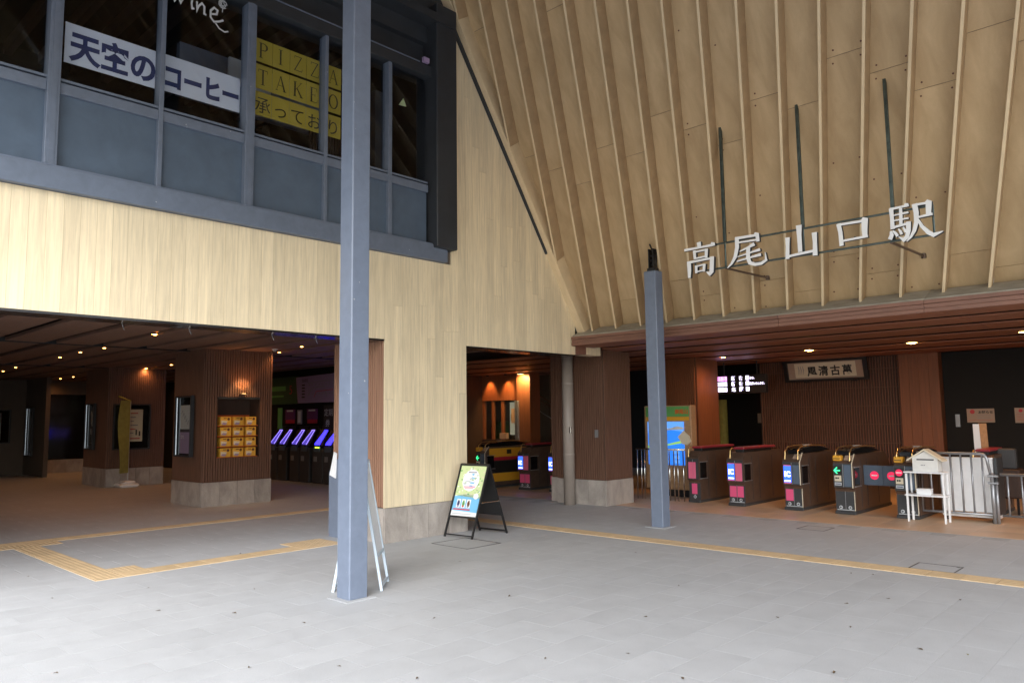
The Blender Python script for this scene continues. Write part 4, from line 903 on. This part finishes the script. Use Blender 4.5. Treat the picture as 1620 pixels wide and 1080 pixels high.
# ================================================================ TICKET GATES
def badge(m, u, v, r, fr, m_='pale_grey', n=.002):
    m.prism([(u+r*math.cos(a*.5236), v+r*math.sin(a*.5236)) for a in range(12)], n, n+.004, fr, m_)
def gate(lab, x, y, hood='black', spec='plain', w=.31, L=1.80, group='ticket gates', side=None):
    t = thing('ticket_gate', lab, 'ticket gate', (x, y+L/2, 0), group)
    h = w/2; x0, x1 = x-h, x+h
    S = (Vector((x0, 0, 0)), Y_, Z_, X_)
    prof = [(y+.05,.055),(y+.05,.36),(y+.03,.40),(y,.42),(y,.80),(y+.02,.83),(y+.16,.935),(y+L-.20,.935),(y+L-.03,.80),(y+L-.03,.42),(y+L-.06,.055)]
    m = MB(); m.prism(prof, .008, w-.008, S); m.build('body', 'bronze', t)
    m = MB(); m.bbox(x0-.005, x1+.005, y+.01, y+L-.01, .001, .054, .008); m.build('base', 'dark_grey', t)
    for xx in (x0, x1-.008):
        m = MB(); m.prism([(a, b) for a, b in prof if True], 0, .008, (Vector((xx, 0, 0)), Y_, Z_, X_)); m.build('side_panel', 'bronze', t)
    if side:
        m = MB(); fr = FX(x1+.001)
        m.rect(y+.12, .70, y+L-.12, .90, 0, .004, fr, 'yellow_train'); m.rect(y+.12, .62, y+L-.12, .695, 0, .004, fr, 'red_band'); m.rect(y+.12, .14, y+L-.12, .33, 0, .004, fr, 'yellow_train'); m.rect(y+.7, .76, y+.85, .86, .004, .006, fr, 'black_ink')
        m.rect(y+.12, .34, y+L-.12, .61, 0, .003, fr, 'black_ink'); m.build('side_wrap', None, t)
    # side seams and sensor window
    m = MB()
    for s, xx in ((1, x1), (-1, x0)):
        fr = FX(xx) if s > 0 else (Vector((xx, 0, 0)), -Y_, Z_, -X_)
        for a in (y+.34, y+.62, y+1.15):
            q = (a, a+.008) if s > 0 else (-a-.008, -a)
            m.rect(q[0], .10, q[1], .86, 0, .004, fr)
    m.build('seam_trim', 'dark_steel', t)
    m = MB(); m.rect(y+.05, .45, y+.26, .73, 0, .012, FX(x1)); m.build('sensor_window', 'black_glass', t)
    m = MB(); m.rect(y+.04, .735, y+.30, .748, 0, .02, FX(x1)); m.rect(y+.04, .432, y+.30, .445, 0, .02, FX(x1)); m.build('sensor_lip', 'steel_grey', t)
    # front: frame and panels
    fu = FY(y, x, 0); fl = FY(y+.05, x, 0)
    m = MB(); m.rect(-h+.004, .425, h-.004, .80, 0, .006, fu); FPt = m.build('front_plate', 'dark_grey', t)
    m = MB(); m.rect(-.004, .43, .004, .79, .006, .010, fu); m.rect(-.003, .07, .003, .36, 0, .004, fl); m.build('divider', 'steel_grey', t)
    m = MB(); m.rect(-h+.006, .06, h-.006, .355, 0, .003, fl); KPt = m.build('kick_plate', 'dark_grey', t)
    fs = (Vector((x, y+.02, .83)), X_, Vector((0, .14, .105)).normalized(), Vector((0, -.105, .14)).normalized())
    def part(nm, a, b, c, d, n0, n1, fr, mm):
        q = MB(); q.rect(a, b, c, d, n0, n1, fr); q.build(nm, mm, FPt if fr is fu else KPt)
    def ic():
        m = MB(); m.rect(-h+.02, .46, -.012, .735, .006, .010, fu, 'ic_blue'); m.rect(-h+.02, .44, -.012, .46, .006, .010, fu, 'pink_panel'); m.rect(-h+.02, .735, -.012, .75, .006, .010, fu, 'pink_panel')
        text(m, 'IC', -h+.03, .56, .115, fu, 'ic_white', n0=.012, bold=.006, sx=.95); m.rect(-h+.03, .475, -.02, .495, .011, .013, fu, 'ic_white'); m.build('card_panel', None, FPt)
    if spec == 'pink1':
        part('poster_panel', -h+.03, .44, h-.06, .74, .006, .010, fu, 'pink_panel'); part('poster_panel', -h+.06, .155, h-.07, .345, .003, .007, fl, 'pink')
        m = MB(); badge(m, 0, .105, .028, fl); badge(m, 0, .105, .015, fl, 'dark_grey', .006); m.build('badge', None, KPt)
    if spec in ('pink2', 'ic'):
        ic(); part('poster_panel', -h+.02, .155, -.008, .345, .003, .007, fl, 'pink')
        if spec == 'pink2': part('poster_panel', .010, .44, h-.02, .75, .006, .010, fu, 'pink_panel'); part('poster_panel', .008, .155, h-.03, .345, .003, .007, fl, 'pink')
        else: part('glass_plate', .014, .44, h-.02, .75, .006, .010, fu, 'panel_steel')
    if spec in ('arrow', 'stop'):
        m = MB(); m.rect(-h+.015, .62, -.02, .76, .006, .010, fu, 'black_ink')
        if spec == 'arrow':
            u = -h/2-.01; m.stroke([(u+.045, .69, .009), (u-.035, .69, .009)], .011, .014, fu, 'arrow_green'); m.stroke([(u, .74, .009), (u-.045, .69, .009), (u, .64, .009)], .011, .014, fu, 'arrow_green')
        else:
            badge(m, -h/2-.005, .69, .052, fu, 'stop_red', .010); m.rect(-h/2-.045, .682, -h/2+.035, .698, .015, .017, fu, 'white')
        m.build('signal_panel', None, FPt)
        m = MB(); m.rect(-h+.02, .52, -.03, .61, .006, .010, fu, 'cream'); badge(m, -h/2-.03, .57, .014, fu, 'black_ink', .010); badge(m, -h/2, .57, .014, fu, 'black_ink', .010); m.rect(-h+.02, .455, -.03, .50, .006, .010, fu, 'pale_grey'); m.rect(-h+.03, .47, -.04, .485, .010, .012, fu, 'blue_ink'); m.build('notice_label', None, FPt)
        m = MB(); m.rect(.014, .44, h-.03, .78, .006, .010, fu); m.build('glass_plate', 'panel_steel', FPt)
        m = MB(); m.bbox(x0+.005, x-.02, y-.02, y+.10, .84, .93, .01); TSl = m.build('ticket_slot', 'yellow_train', t)
        m = MB(); m.box(x0+.02, x-.04, y-.024, y-.0201, .872, .882); m.build('slot_mouth', 'black_ink', TSl)
    if spec in ('ic', 'arrow', 'stop'):
        m = MB(); m.tube([(x+h-.012, y-.012, .42), (x+h-.012, y-.012, .80), (x+h-.012, y+.12, .95)], .008, 6); m.tube([(x+h-.012, y+.045, .06), (x+h-.012, y+.04, .36)], .006, 6); m.build('edge_trim', 'cream', t)
        m = MB(); m.rect(.01, .03, h-.03, .15, .004, .02, fs); m.build('card_reader', 'cream_dim', t)
    else:
        m = MB(); m.rect(-.02 if spec == 'pink2' else -h+.04, .02, h-.03, .16, .003, .012, fs); m.build('card_reader', 'bronze', t)
    if spec not in ('pink1',):
        for u, d in ((-h/2, -1), (h/2-.01, 1)):
            m = MB(); badge(m, u, .105, .028, fl); m.stroke([(u-.014*d, .105, .006), (u+.012*d, .105, .006)], .007, .009, fl, 'dark_grey'); m.stroke([(u+.002*d, .12, .004), (u+.014*d, .105, .004), (u+.002*d, .09, .004)], .007, .009, fl, 'dark_grey'); m.build('badge', None, KPt)
        m = MB(); m.rect(-h+.02, .062, h-.02, .072, .003, .006, fl); m.build('floor_strip', 'pale_grey', KPt)
    # handrail hood
    if hood == 'red':
        m = MB(); m.bbox(x-.09, x+.11, y+.14, y+L-.35, .985, 1.025, .012); m.build('hood_pad', 'red_pad', t)
        m = MB(); m.bbox(x-.07, x+.09, y+.18, y+L-.5, .936, .984, .004); m.build('hood_support', 'black_metal', t)
        m = MB(); m.tube([(x-.10, y+.03, .83), (x-.10, y+.045, .97), (x-.10, y+.10, 1.01), (x-.10, y+.20, 1.00)], .011, 8); m.build('grab_bar', 'gold', t)
    else:
        n = 8; top = []
        m = MB(); m.prism([(y+.10,.93)]+[(y+.10+(L-.55)*k/n, .945+.10*math.sin(math.pi*(.18+.72*k/n))) for k in range(n+1)]+[(y+L-.42,.955)], .05, w-.04, S); m.build('hood', 'black_glass', t)
        for xx in (x-.12, x+.10):
            m = MB(); m.tube([(xx, y+.03, .84), (xx, y+.05, .97), (xx, y+.12, 1.02)]+[(xx, y+.16+(L-.7)*k/5, 1.025+.035*math.sin(math.pi*(.2+.7*k/5))) for k in range(6)], .009, 8); m.build('grab_bar', 'gold', t)
        m = MB(); m.box(x-.03, x+.07, y+.58, y+.70, 1.055, 1.075); m.build('sensor_cap', 'pipe_beige', t)
    return t
GY = 12.55
g1 = gate('bronze ticket gate with a red top and one narrow pink panel, beside the railing', -7.29, GY+.05, 'red', 'pink1', w=.24)
g2 = gate('bronze ticket gate with a red top, a lit blue IC panel and three pink panels', -6.425, GY, 'red', 'pink2')
g3 = gate('black topped ticket gate with a lit blue IC panel over one pink panel', -5.40, GY, 'black', 'ic')
g4 = gate('ticket gate with a yellow slot and a lit green arrow', -4.56, GY, 'black', 'arrow')
g5 = gate('ticket gate with a yellow slot and a red stop light, left of the white shelf', -3.64, GY, 'black', 'stop')
g6 = gate('ticket gate with a red top hidden behind the railing and white panels', -2.80, 13.35, 'red', 'plain', L=1.4)
g7 = gate('red topped ticket gate standing clear in the middle of the second left opening', -11.50, GY, 'red', 'pink2', w=.34)
g8 = gate('ticket gate seen edge on beside the pillar, in the second left opening', -10.62, GY, 'red', 'ic')
g9 = gate('ticket gate with yellow and red bands along its side, behind the black sandwich board', -12.55, GY-.3, 'black', 'arrow', L=2.1, side=True)
def flap(gt, x, d, y=13.3):
    t = gt; m = MB(); m.box(min(x, x+d*.30), max(x, x+d*.30), y, y+.02, .44, .74); 
    o = MB(); o.bbox(min(x, x+d*.30), max(x, x+d*.30), y, y+.025, .44, .76, .006); FL = o.build('flap_door', 'panel_steel', t)
    fr = FY(y-.001, x+d*.17, 0); q = MB(); badge(q, 0, .60, .068, fr, 'stop_red', .001); q.rect(-.045, .59, .045, .61, .006, .008, fr, 'white'); q.build('no_entry_mark', None, FL)
flap(g4, -4.40, 1, 13.0); flap(g5, -3.80, -1, 13.0)
m = MB(); m.bbox(-6.78, -6.60, 13.0, 13.02, .45, .74, .004); m.build('flap_door', 'black_metal', g2) if 0 else None
m = MB(); m.bbox(-5.74, -5.56, 13.1, 13.12, .46, .76, .004); m.build('flap_door', 'black_metal', g3)

# railing left of the gates and the map kiosk
def chrome_rail(lab, x0, x1, y, z, xs, mt='chrome'):
    t = thing('railing', lab, 'railing', ((x0+x1)/2, y, 0), 'railings beside the ticket gates')
    m = MB(); m.tube([(x0, y, z), (x1, y, z)], .018, 10); m.build('top_rail', mt, t, smooth=True)
    for x in xs: m = MB(); m.tube([(x, y, .001), (x, y, z-.015)], .012, 8); m.build('bar', mt, t, smooth=True)
    return t
chrome_rail('polished railing of thin upright bars between the corner pillar and the first gate', -8.55, -7.46, 12.62, .96, [-8.53,-8.43,-8.36,-8.20,-8.05,-7.96,-7.80,-7.70,-7.62,-7.50])
t = thing('map_kiosk', 'timber map kiosk with a bright blue landscape screen behind the railing', 'information kiosk', (-8.2, 13.45, 0))
fk = FY(13.3)
m = MB(); m.bbox(-8.78, -7.70, 13.3, 13.5, .14, 1.80, .01); m.build('cabinet', 'counter_wood', t)
m = MB(); m.bbox(-8.72, -7.76, 13.34, 13.46, .001, .135, .01); m.build('plinth', 'black_metal', t)
m = MB(); m.rect(-8.74, 1.58, -7.74, 1.78, 0, .01, fk, 'green_ink'); m.rect(-8.74, 1.50, -7.74, 1.575, 0, .008, fk, 'yellow_train')
text(m, '高尾山', -8.05, 1.64, .10, fk, 'orange_card', n0=.012, bold=.004); m.prism([(-8.6,1.60),(-8.45,1.72),(-8.3,1.60)], .011, .013, fk, 'dark_green'); m.build('header', None, t)
m = MB(); m.rect(-8.70, .62, -7.86, 1.48, .0, .012, fk, 'screen_blue'); m.prism([(-8.70,1.25),(-8.3,1.33),(-7.86,1.28),(-7.86,1.48),(-8.70,1.48)], .013, .015, fk, 'screen_sky')
m.prism([(-8.70,.95),(-8.4,.98),(-7.86,1.06),(-7.86,1.12),(-8.3,1.02),(-8.70,1.0)], .016, .018, fk, 'screen_green'); m.prism([(-8.7,1.32),(-8.45,1.38),(-8.2,1.34),(-8.0,1.39),(-7.86,1.36),(-7.86,1.33),(-8.2,1.31)], .0155, .0158, fk, 'white')
for i in range(3):
    for j in range(3): m.rect(-8.6+i*.24, .66+j*.09, -8.45+i*.24, .72+j*.09, .019, .021, fk, 'screen_sky')
m.build('screen', None, t)
m = MB(); m.prism([(-7.99,1.18),(-7.86,1.30),(-7.74,1.20),(-7.70,1.10),(-7.78,1.02),(-7.9,1.04)], .014, .03, fk); m.build('wooden_cutout', 'cream', t)

# ================================================================ SHELF, MAIL BOX, RAILINGS, PANELS ON THE RIGHT
t = thing('white_shelf', 'white two tier metal stand in front of the railing, right of the gates', 'shelf', (-3.30, 12.42, 0))
for x in (-3.56, -3.07):
    for y in (12.32, 12.55): m = MB(); m.bbox(x-.013, x+.013, y-.013, y+.013, .001, .70, .002); m.build('leg', 'off_white', t)
for z in (.71, .375): m = MB(); m.bbox(-3.59, -3.04, 12.29, 12.58, z, z+.022, .004); m.build('shelf_board', 'off_white', t)
t = thing('letter_box', 'white wooden letter box with a pale gabled roof, on the white stand', 'letter box', (-3.30, 12.42, .733))
m = MB(); m.prism([(-3.47,.734),(-3.13,.734),(-3.13,.93),(-3.30,1.03),(-3.47,.93)], -.20, 0, FY(12.34)); LBo = m.build('body', 'white_wood', t)
for s in (-1, 1):
    m = MB(); a = Vector((-3.30, 0, 1.065)); e = Vector((-3.30+s*.24, 0, .905)); m.add([(a.x,12.31,a.z),(e.x,12.31,e.z),(e.x,12.57,e.z),(a.x,12.57,a.z),(a.x,12.31,a.z-.024),(e.x,12.31,e.z-.022),(e.x,12.57,e.z-.022),(a.x,12.57,a.z-.024)], [(0,1,2,3),(7,6,5,4),(0,4,5,1),(1,5,6,2),(2,6,7,3),(3,7,4,0)]); m.build('roof_board', 'cream', t)
m = MB(); m.rect(-3.41, .90, -3.18, .918, .001, .004, FY(12.34)); m.build('slot', 'black_ink', LBo)
m = MB(); text(m, '···', -3.36, .80, .08, FY(12.34), 'grey_ink', bold=.003); m.build('printed_mark', None, LBo)
t = thing('paper_box', 'small white box lying on the lower tier of the white stand', 'box', (-3.34, 12.42, .398))
m = MB(); m.bbox(-3.44, -3.25, 12.34, 12.47, .398, .465, .005); m.build('box_body', 'off_white', t); m = MB(); m.bbox(-3.445, -3.245, 12.335, 12.475, .466, .482, .003); m.build('lid', 'white', t)
t = thing('railing', 'taller grey steel railing with rounded corners in front of the white panels', 'railing', (-3.1, 12.75, 0), 'railings beside the ticket gates')
RY = 12.78
m = MB(); m.tube([(-3.66,RY,.99),(-2.68,RY,.99),(-2.63,RY,.975),(-2.60,RY,.93),(-2.565,RY,.70)], .021, 10); m.build('top_rail', 'steel_grey', t, smooth=True)
m = MB(); m.tube([(-3.66,RY,.12),(-2.56,RY,.12)], .017, 8); m.build('bottom_rail', 'steel_grey', t, smooth=True)
for i in range(8): m = MB(); m.tube([(-3.62+i*.137,RY,.13),(-3.62+i*.137,RY,.975)], .013, 8); m.build('bar', 'steel_grey', t, smooth=True)
m = MB(); m.tube([(-2.55,RY,.001),(-2.55,RY,.72)], .027, 10); m.tube([(-2.50,RY,.001),(-2.50,RY,.60)], .02, 10); m.build('post', 'steel_grey', t, smooth=True)
m = MB(); m.bbox(-2.60, -2.47, RY-.04, RY+.04, .56, .59, .004); m.bbox(-2.60, -2.47, RY-.04, RY+.04, .66, .69, .004); m.build('clamp', 'steel_grey', t)
t = thing('railing', 'lower grey steel railing running out of the picture at the right', 'railing', (-1.4, RY, 0), 'railings beside the ticket gates')
m = MB(); m.tube([(-2.45,RY,.70),(-.2,RY,.70)], .021, 10); m.build('top_rail', 'steel_grey', t, smooth=True); m = MB(); m.tube([(-2.45,RY,.12),(-.2,RY,.12)], .017, 8); m.build('bottom_rail', 'steel_grey', t, smooth=True)
for i in range(13): m = MB(); m.tube([(-2.36+i*.17,RY,.13),(-2.36+i*.17,RY,.69)], .013, 8); m.build('bar', 'steel_grey', t, smooth=True)
t = thing('folded_partition', 'stack of tall white panels on a low trolley behind the taller railing', 'partition', (-2.9, 13.0, 0))
for i in range(5): m = MB(); m.bbox(-3.23+i*.137, -3.10+i*.137, 12.93, 12.97, .13, .93, .008); m.build('panel', 'off_white', t)
m = MB(); m.bbox(-2.54, -2.50, 12.9, 13.3, .10, .93, .004); m.build('side_panel', 'dark_grey', t)
m = MB(); m.bbox(-3.25, -2.50, 12.88, 13.06, .06, .115, .006); m.build('base_board', 'off_white', t)
for x in (-3.18, -2.58): m = MB(); m.tube([(x,12.90,.03),(x,12.93,.03)], .028, 10); m.build('caster', 'black_metal', t)
t = thing('timber_stand', 'tall square stand with one white side and one brown side, behind the railing', 'stand', (-2.93, 14.3, 0))
m = MB(); m.add([(-3.04,14.2,0),(-2.93,14.2,0),(-2.96,14.2,1.40),(-3.05,14.2,1.40),(-3.04,14.23,0),(-2.93,14.23,0),(-2.96,14.23,1.40),(-3.05,14.23,1.40)], [(0,1,2,3),(7,6,5,4),(0,4,5,1),(1,5,6,2),(2,6,7,3),(3,7,4,0)], 'white'); m.build('white_side', None, t)
m = MB(); m.add([(-2.928,14.2,0),(-2.85,14.33,0),(-2.88,14.33,1.41),(-2.958,14.2,1.41),(-2.95,14.24,0),(-2.87,14.36,0),(-2.90,14.36,1.41),(-2.98,14.24,1.41)], [(0,1,2,3),(7,6,5,4),(0,4,5,1),(1,5,6,2),(2,6,7,3),(3,7,4,0)], 'counter_wood'); m.build('brown_side', None, t)
t = thing('equipment_cart', 'dark equipment cart standing right of the white panels', 'cart', (-2.55, 14.2, 0))
m = MB(); m.bbox(-2.75, -2.42, 14.0, 14.4, .25, .70, .02); m.build('cart_body', 'dark_wood', t); m = MB(); m.bbox(-2.72, -2.46, 14.05, 14.2, .70, 1.02, .02); m.build('screen', 'dark_grey', t)
for x in (-2.7, -2.47):
    m = MB(); m.tube([(x,14.02,.001),(x,14.02,.25)], .02, 6); m.build('leg', 'black_metal', t)

# ================================================================ SANDWICH BOARDS AND SMALL THINGS
t = thing('sandwich_board', 'black framed sandwich board with a bright green and blue poster, before the timber pier', 'sandwich board', (-7.68, 7.35, 0), 'sandwich boards')
def sboard(t, fl, fr_, ap_l, ap_r, frame, face=None, back='black_metal', z_leg=.27, fwid=.022):
    """one leaf: feet fl, fr_ and top corners ap_l, ap_r (Vectors)"""
    U = (fr_-fl); Wd = U.length; U = U.normalized(); V = (ap_l-fl); Hh = V.length; V = V.normalized(); N = U.cross(V).normalized()
    f = (fl, U, V, N)
    m = MB(); w = fwid
    for a, b, c, d in ((0, 0, w, Hh), (Wd-w, 0, Wd, Hh), (w, Hh-w, Wd-w, Hh), (w, z_leg, Wd-w, z_leg+w), (w, .03, Wd-w, .03+w*.7)): m.rect(a, b, c, d, -.012, .012, f)
    m.build('frame', frame, t)
    m = MB(); m.rect(w, z_leg+w, Wd-w, Hh-w, -.006, .004, f); m.build('panel', back, t)
    return f, Wd, Hh
A0, A1 = Vector((-7.925, 7.02, .0)), Vector((-7.415, 7.07, .0)); ap = Vector((.0, .33, .965))
f, Wd, Hh = sboard(t, A0, A1, A0+ap, A1+ap, 'black_metal')
B1, B0 = Vector((-7.44, 7.77, 0)), Vector((-7.95, 7.72, 0)); apb = Vector((0, -.34, .965))
sboard(t, B1, B0, B1+apb, B0+apb, 'black_metal')
m = MB(); m.tube([(-7.42,7.24,.46),(-7.435,7.62,.46)], .006, 6); m.build('stay_bar', 'chrome', t)
m = MB(); q = lambda p, mm, n=0: m.prism([(.03+a*(Wd-.06), .295+b*(Hh-.325)) for a, b in p], .0045+n*.0006, .005+n*.0006, f, mm)
q([(0,0),(1,0),(1,1),(0,1)], 'white', 0); q([(0,.40),(1,.36),(1,1),(0,1)], 'lime', 1); q([(0,.10),(1,.08),(1,.40),(.5,.44),(0,.38)], 'sky_print', 1)
blob = lambda cx, cy, rx, ry, k=16, j=.06, s=0: [(cx+rx*math.cos(a*6.283/k)*(1+j*math.sin(3*a+s)), cy+ry*math.sin(a*6.283/k)*(1+j*math.cos(2*a+s))) for a in range(k)]
rr = random.Random(11)
for i in range(90):
    cx, cy = rr.uniform(.04, .96), rr.uniform(.42, .97); q(blob(cx, cy, rr.uniform(.015, .045), rr.uniform(.010, .022), 7, .25, i), rr.choice(['green_ink', 'cream', 'lime', 'off_white', 'leafy', 'leafy']), 2+i*.01)
q(blob(.50,.71,.33,.22,20,.03), 'off_white', 4)
for i in range(26):      # a pale landscape of water, hills and roofs inside the oval
    cx, cy = .50+rr.uniform(-.24, .24), .70+rr.uniform(-.13, .13); q(blob(cx, cy, rr.uniform(.03, .09), rr.uniform(.008, .022), 9, .3, i), rr.choice(['sky_print', 'pale_grey', 'banner_white', 'leafy', 'off_white']), 5+i*.02)
q([(.28,.565),(.72,.575),(.72,.592),(.28,.582)], 'pink_panel', 6); q([(.33,.54),(.66,.548),(.66,.556),(.33,.549)], 'red_ink', 6)
for i in range(7): q([(.36+.045*i,.86),(.385+.045*i,.86),(.385+.045*i,.885),(.36+.045*i,.885)], 'blue_ink', 6)
for i in range(3):
    q([(.14+.20*i,.16),(.29+.20*i,.16),(.29+.20*i,.33),(.14+.20*i,.33)], 'white', 5); q(blob(.215+.20*i,.24,.05,.07,9,.1,i), ['blue_ink', 'green_ink', 'brown_ink'][i], 6); q(blob(.215+.2*i,.19,.04,.02,8,.1,i), ['lilac', 'red_ink', 'grey_ink'][i], 7)
q(blob(.84,.40,.10,.06), 'white', 5); q([(.78,.10),(.96,.09),(.96,.34),(.78,.34)], 'sky_print', 5)
q([(.05,.115),(.72,.115),(.72,.14),(.05,.14)], 'red_ink', 5); q([(.05,.03),(.8,.03),(.8,.05),(.05,.05)], 'pale_grey', 5)
m.build('poster', None, t)

t = thing('sandwich_board', 'pale blue framed sandwich board seen edge on, mostly hidden behind the nearest steel post', 'sandwich board', (-6.1, 4.4, 0), 'sandwich boards')
d = Vector((-.70, .71, 0)); P1, P2 = Vector((-5.905, 4.45, 0)), Vector((-6.215, 4.12, 0)); apx = Vector((-6.035, 4.26, 1.20))+d*.06
P1 = P1+d*.0; P2 = P2+d*.0
def leaf(P, Q):
    f, Wd, Hh = sboard(t, P, P+d*.45, Q, Q+d*.45, 'paint_blue', back='off_white', z_leg=.30, fwid=.03); return f
leaf(P1, apx+Vector((.012,.012,0))); leaf(P2, apx-Vector((.012,.012,0)))

t = thing('guard_panel', 'dark blue-grey steel panel leaning at the slatted pier behind the nearest post', 'panel', (-8.8, 6.0, 0))
m = MB(); m.prism([(-9.20,.001),(-8.43,.001),(-8.43,1.28),(-8.75,1.28),(-9.20,.88)], 0, .04, FY(6.06)); m.build('plate', 'blue_grey_steel', t)
m = MB(); m.prism([(-9.16,.84),(-9.02,.80),(-9.0,1.14),(-9.06,1.16)], .045, .06, FY(6.06)); m.build('clipped_leaflet', 'off_white', t)

# ================================================================ STATION OFFICE BEHIND THE SECOND OPENING
t = thing('ticket_office', 'dim station office with a lit window and counter beyond the second left opening', 'office', (-14.5, 15.2, 0))
SH = -.36
def ob(a, b, *k): return MB().box(a+SH, b+SH, *k)
ob(-15.14, -13.62, 15.2, 15.3, 2.08, 2.83).build('header_wall', 'column_wood', t)
ob(-15.14, -13.62, 15.2, 15.35, 0, 1.0).build('counter_wall', 'dark_wood', t)
for x in (-15.14, -14.78, -14.40, -13.72): ob(x, x+.08, 15.22, 15.30, 1.0, 2.08).build('window_post', 'column_wood', t)
for a, b in ((-15.06, -14.78), (-14.70, -14.40), (-14.32, -13.72)): ob(a, b, 15.25, 15.256, 1.0, 2.08).build('pane', 'clear_glass', t)
m = MB(); m.box(-15.49, -14.0, 16.4, 16.5, 0, 2.8, 'plaster_grey'); m.box(-15.45, -15.2, 16.3, 16.39, 1.1, 2.05, 'office_glow'); m.box(-15.1, -14.85, 16.3, 16.39, 1.2, 2.0, 'office_glow'); m.box(-14.7, -14.5, 16.3, 16.39, 1.1, 2.05, 'office_glow')
for k in range(6): m.box(-15.4+k*.16, -15.3+k*.16, 16.28, 16.295, 1.5+.1*(k % 3), 1.7+.1*(k % 3), 'cream_dim')
m.build('office_back', None, t)
m = MB(); m.bbox(-15.45, -15.3, 15.5, 15.8, 1.0, 1.35, .02, 'red_band'); m.bbox(-15.25, -15.0, 15.45, 15.8, 1.0, 1.5, .02, 'dark_green'); m.bbox(-14.72, -14.45, 15.1, 15.19, 1.02, 1.18, .005, 'cream_dim'); tag(m.build('desk_clutter', None, t), kind='stuff')
m = MB(); m.rect(-14.34, 1.45, -14.22, 1.85, 0, .01, FY(15.19)); m.build('notice_sheet', 'cream_dim', t)
MB().box(-13.96, -13.48, 15.0, 15.4, 0, 2.79).build('lit_column', 'column_wood', t)
MB().bbox(-13.98, -13.86, 14.93, 14.99, .98, 2.05, .004).build('grey_shutter_edge', 'steel_grey', t)
for x in (-15.15, -14.45):
    l = thing('wall_washer', 'small lamp washing orange light down the office header, %s one' % ('left' if x < -15 else 'right'), 'lamp', (x, 15.1, 2.78), 'wall washers over the office')
    m = MB(); m.cyl(x, 15.08, 2.76, 2.798, .04, 10); m.build('lamp_head', 'black_metal', l); spot('lamp_beam', (x, 15.02, 2.75), (x, 15.2, 2.2), 22, 70, (1, .42, .12), l)
l = thing('column_lamp', 'bright warm lamp at the head of the office column', 'lamp', (-13.7, 14.9, 2.75))
m = MB(); m.bbox(-13.82, -13.6, 14.86, 14.92, 2.76, 2.798, .004); m.build('lamp_body', 'black_metal', l); m = MB(); m.box(-13.80, -13.62, 14.865, 14.915, 2.752, 2.758); m.build('lamp_face', 'warm_lamp', l)
spot('lamp_beam', (-13.66, 14.78, 2.74), (-13.72, 15.02, 2.35), 45, 130, (1, .62, .25), l)
t = thing('stair_rail', 'dark stair side with two thin rising handrails beyond the inner gates', 'handrail', (-13.2, 15.6, 0))
m = MB(); m.tube([(-13.9,15.6,2.30),(-12.6,15.6,1.70)], .014, 8); m.build('handrail', 'chrome', t); m = MB(); m.tube([(-13.9,15.6,2.18),(-12.6,15.6,1.58)], .012, 8); m.build('handrail', 'chrome', t)
m = MB(); m.tube([(-13.9,15.7,1.84),(-12.4,15.7,1.10)], .016, 8); m.build('handrail', 'steel_grey', t)
m = MB(); m.tube([(-13.8,15.7,0),(-13.8,15.7,1.79)], .012, 6); m.tube([(-12.9,15.7,0),(-12.9,15.7,1.34)], .012, 6); m.build('baluster', 'steel_grey', t)
for k in range(6): MB().box(-14.0+k*.25, -12.0, 15.9+k*.02, 15.92+k*.02, .1+k*.16, .24+k*.16).build('stair_riser', 'panel_steel', t)
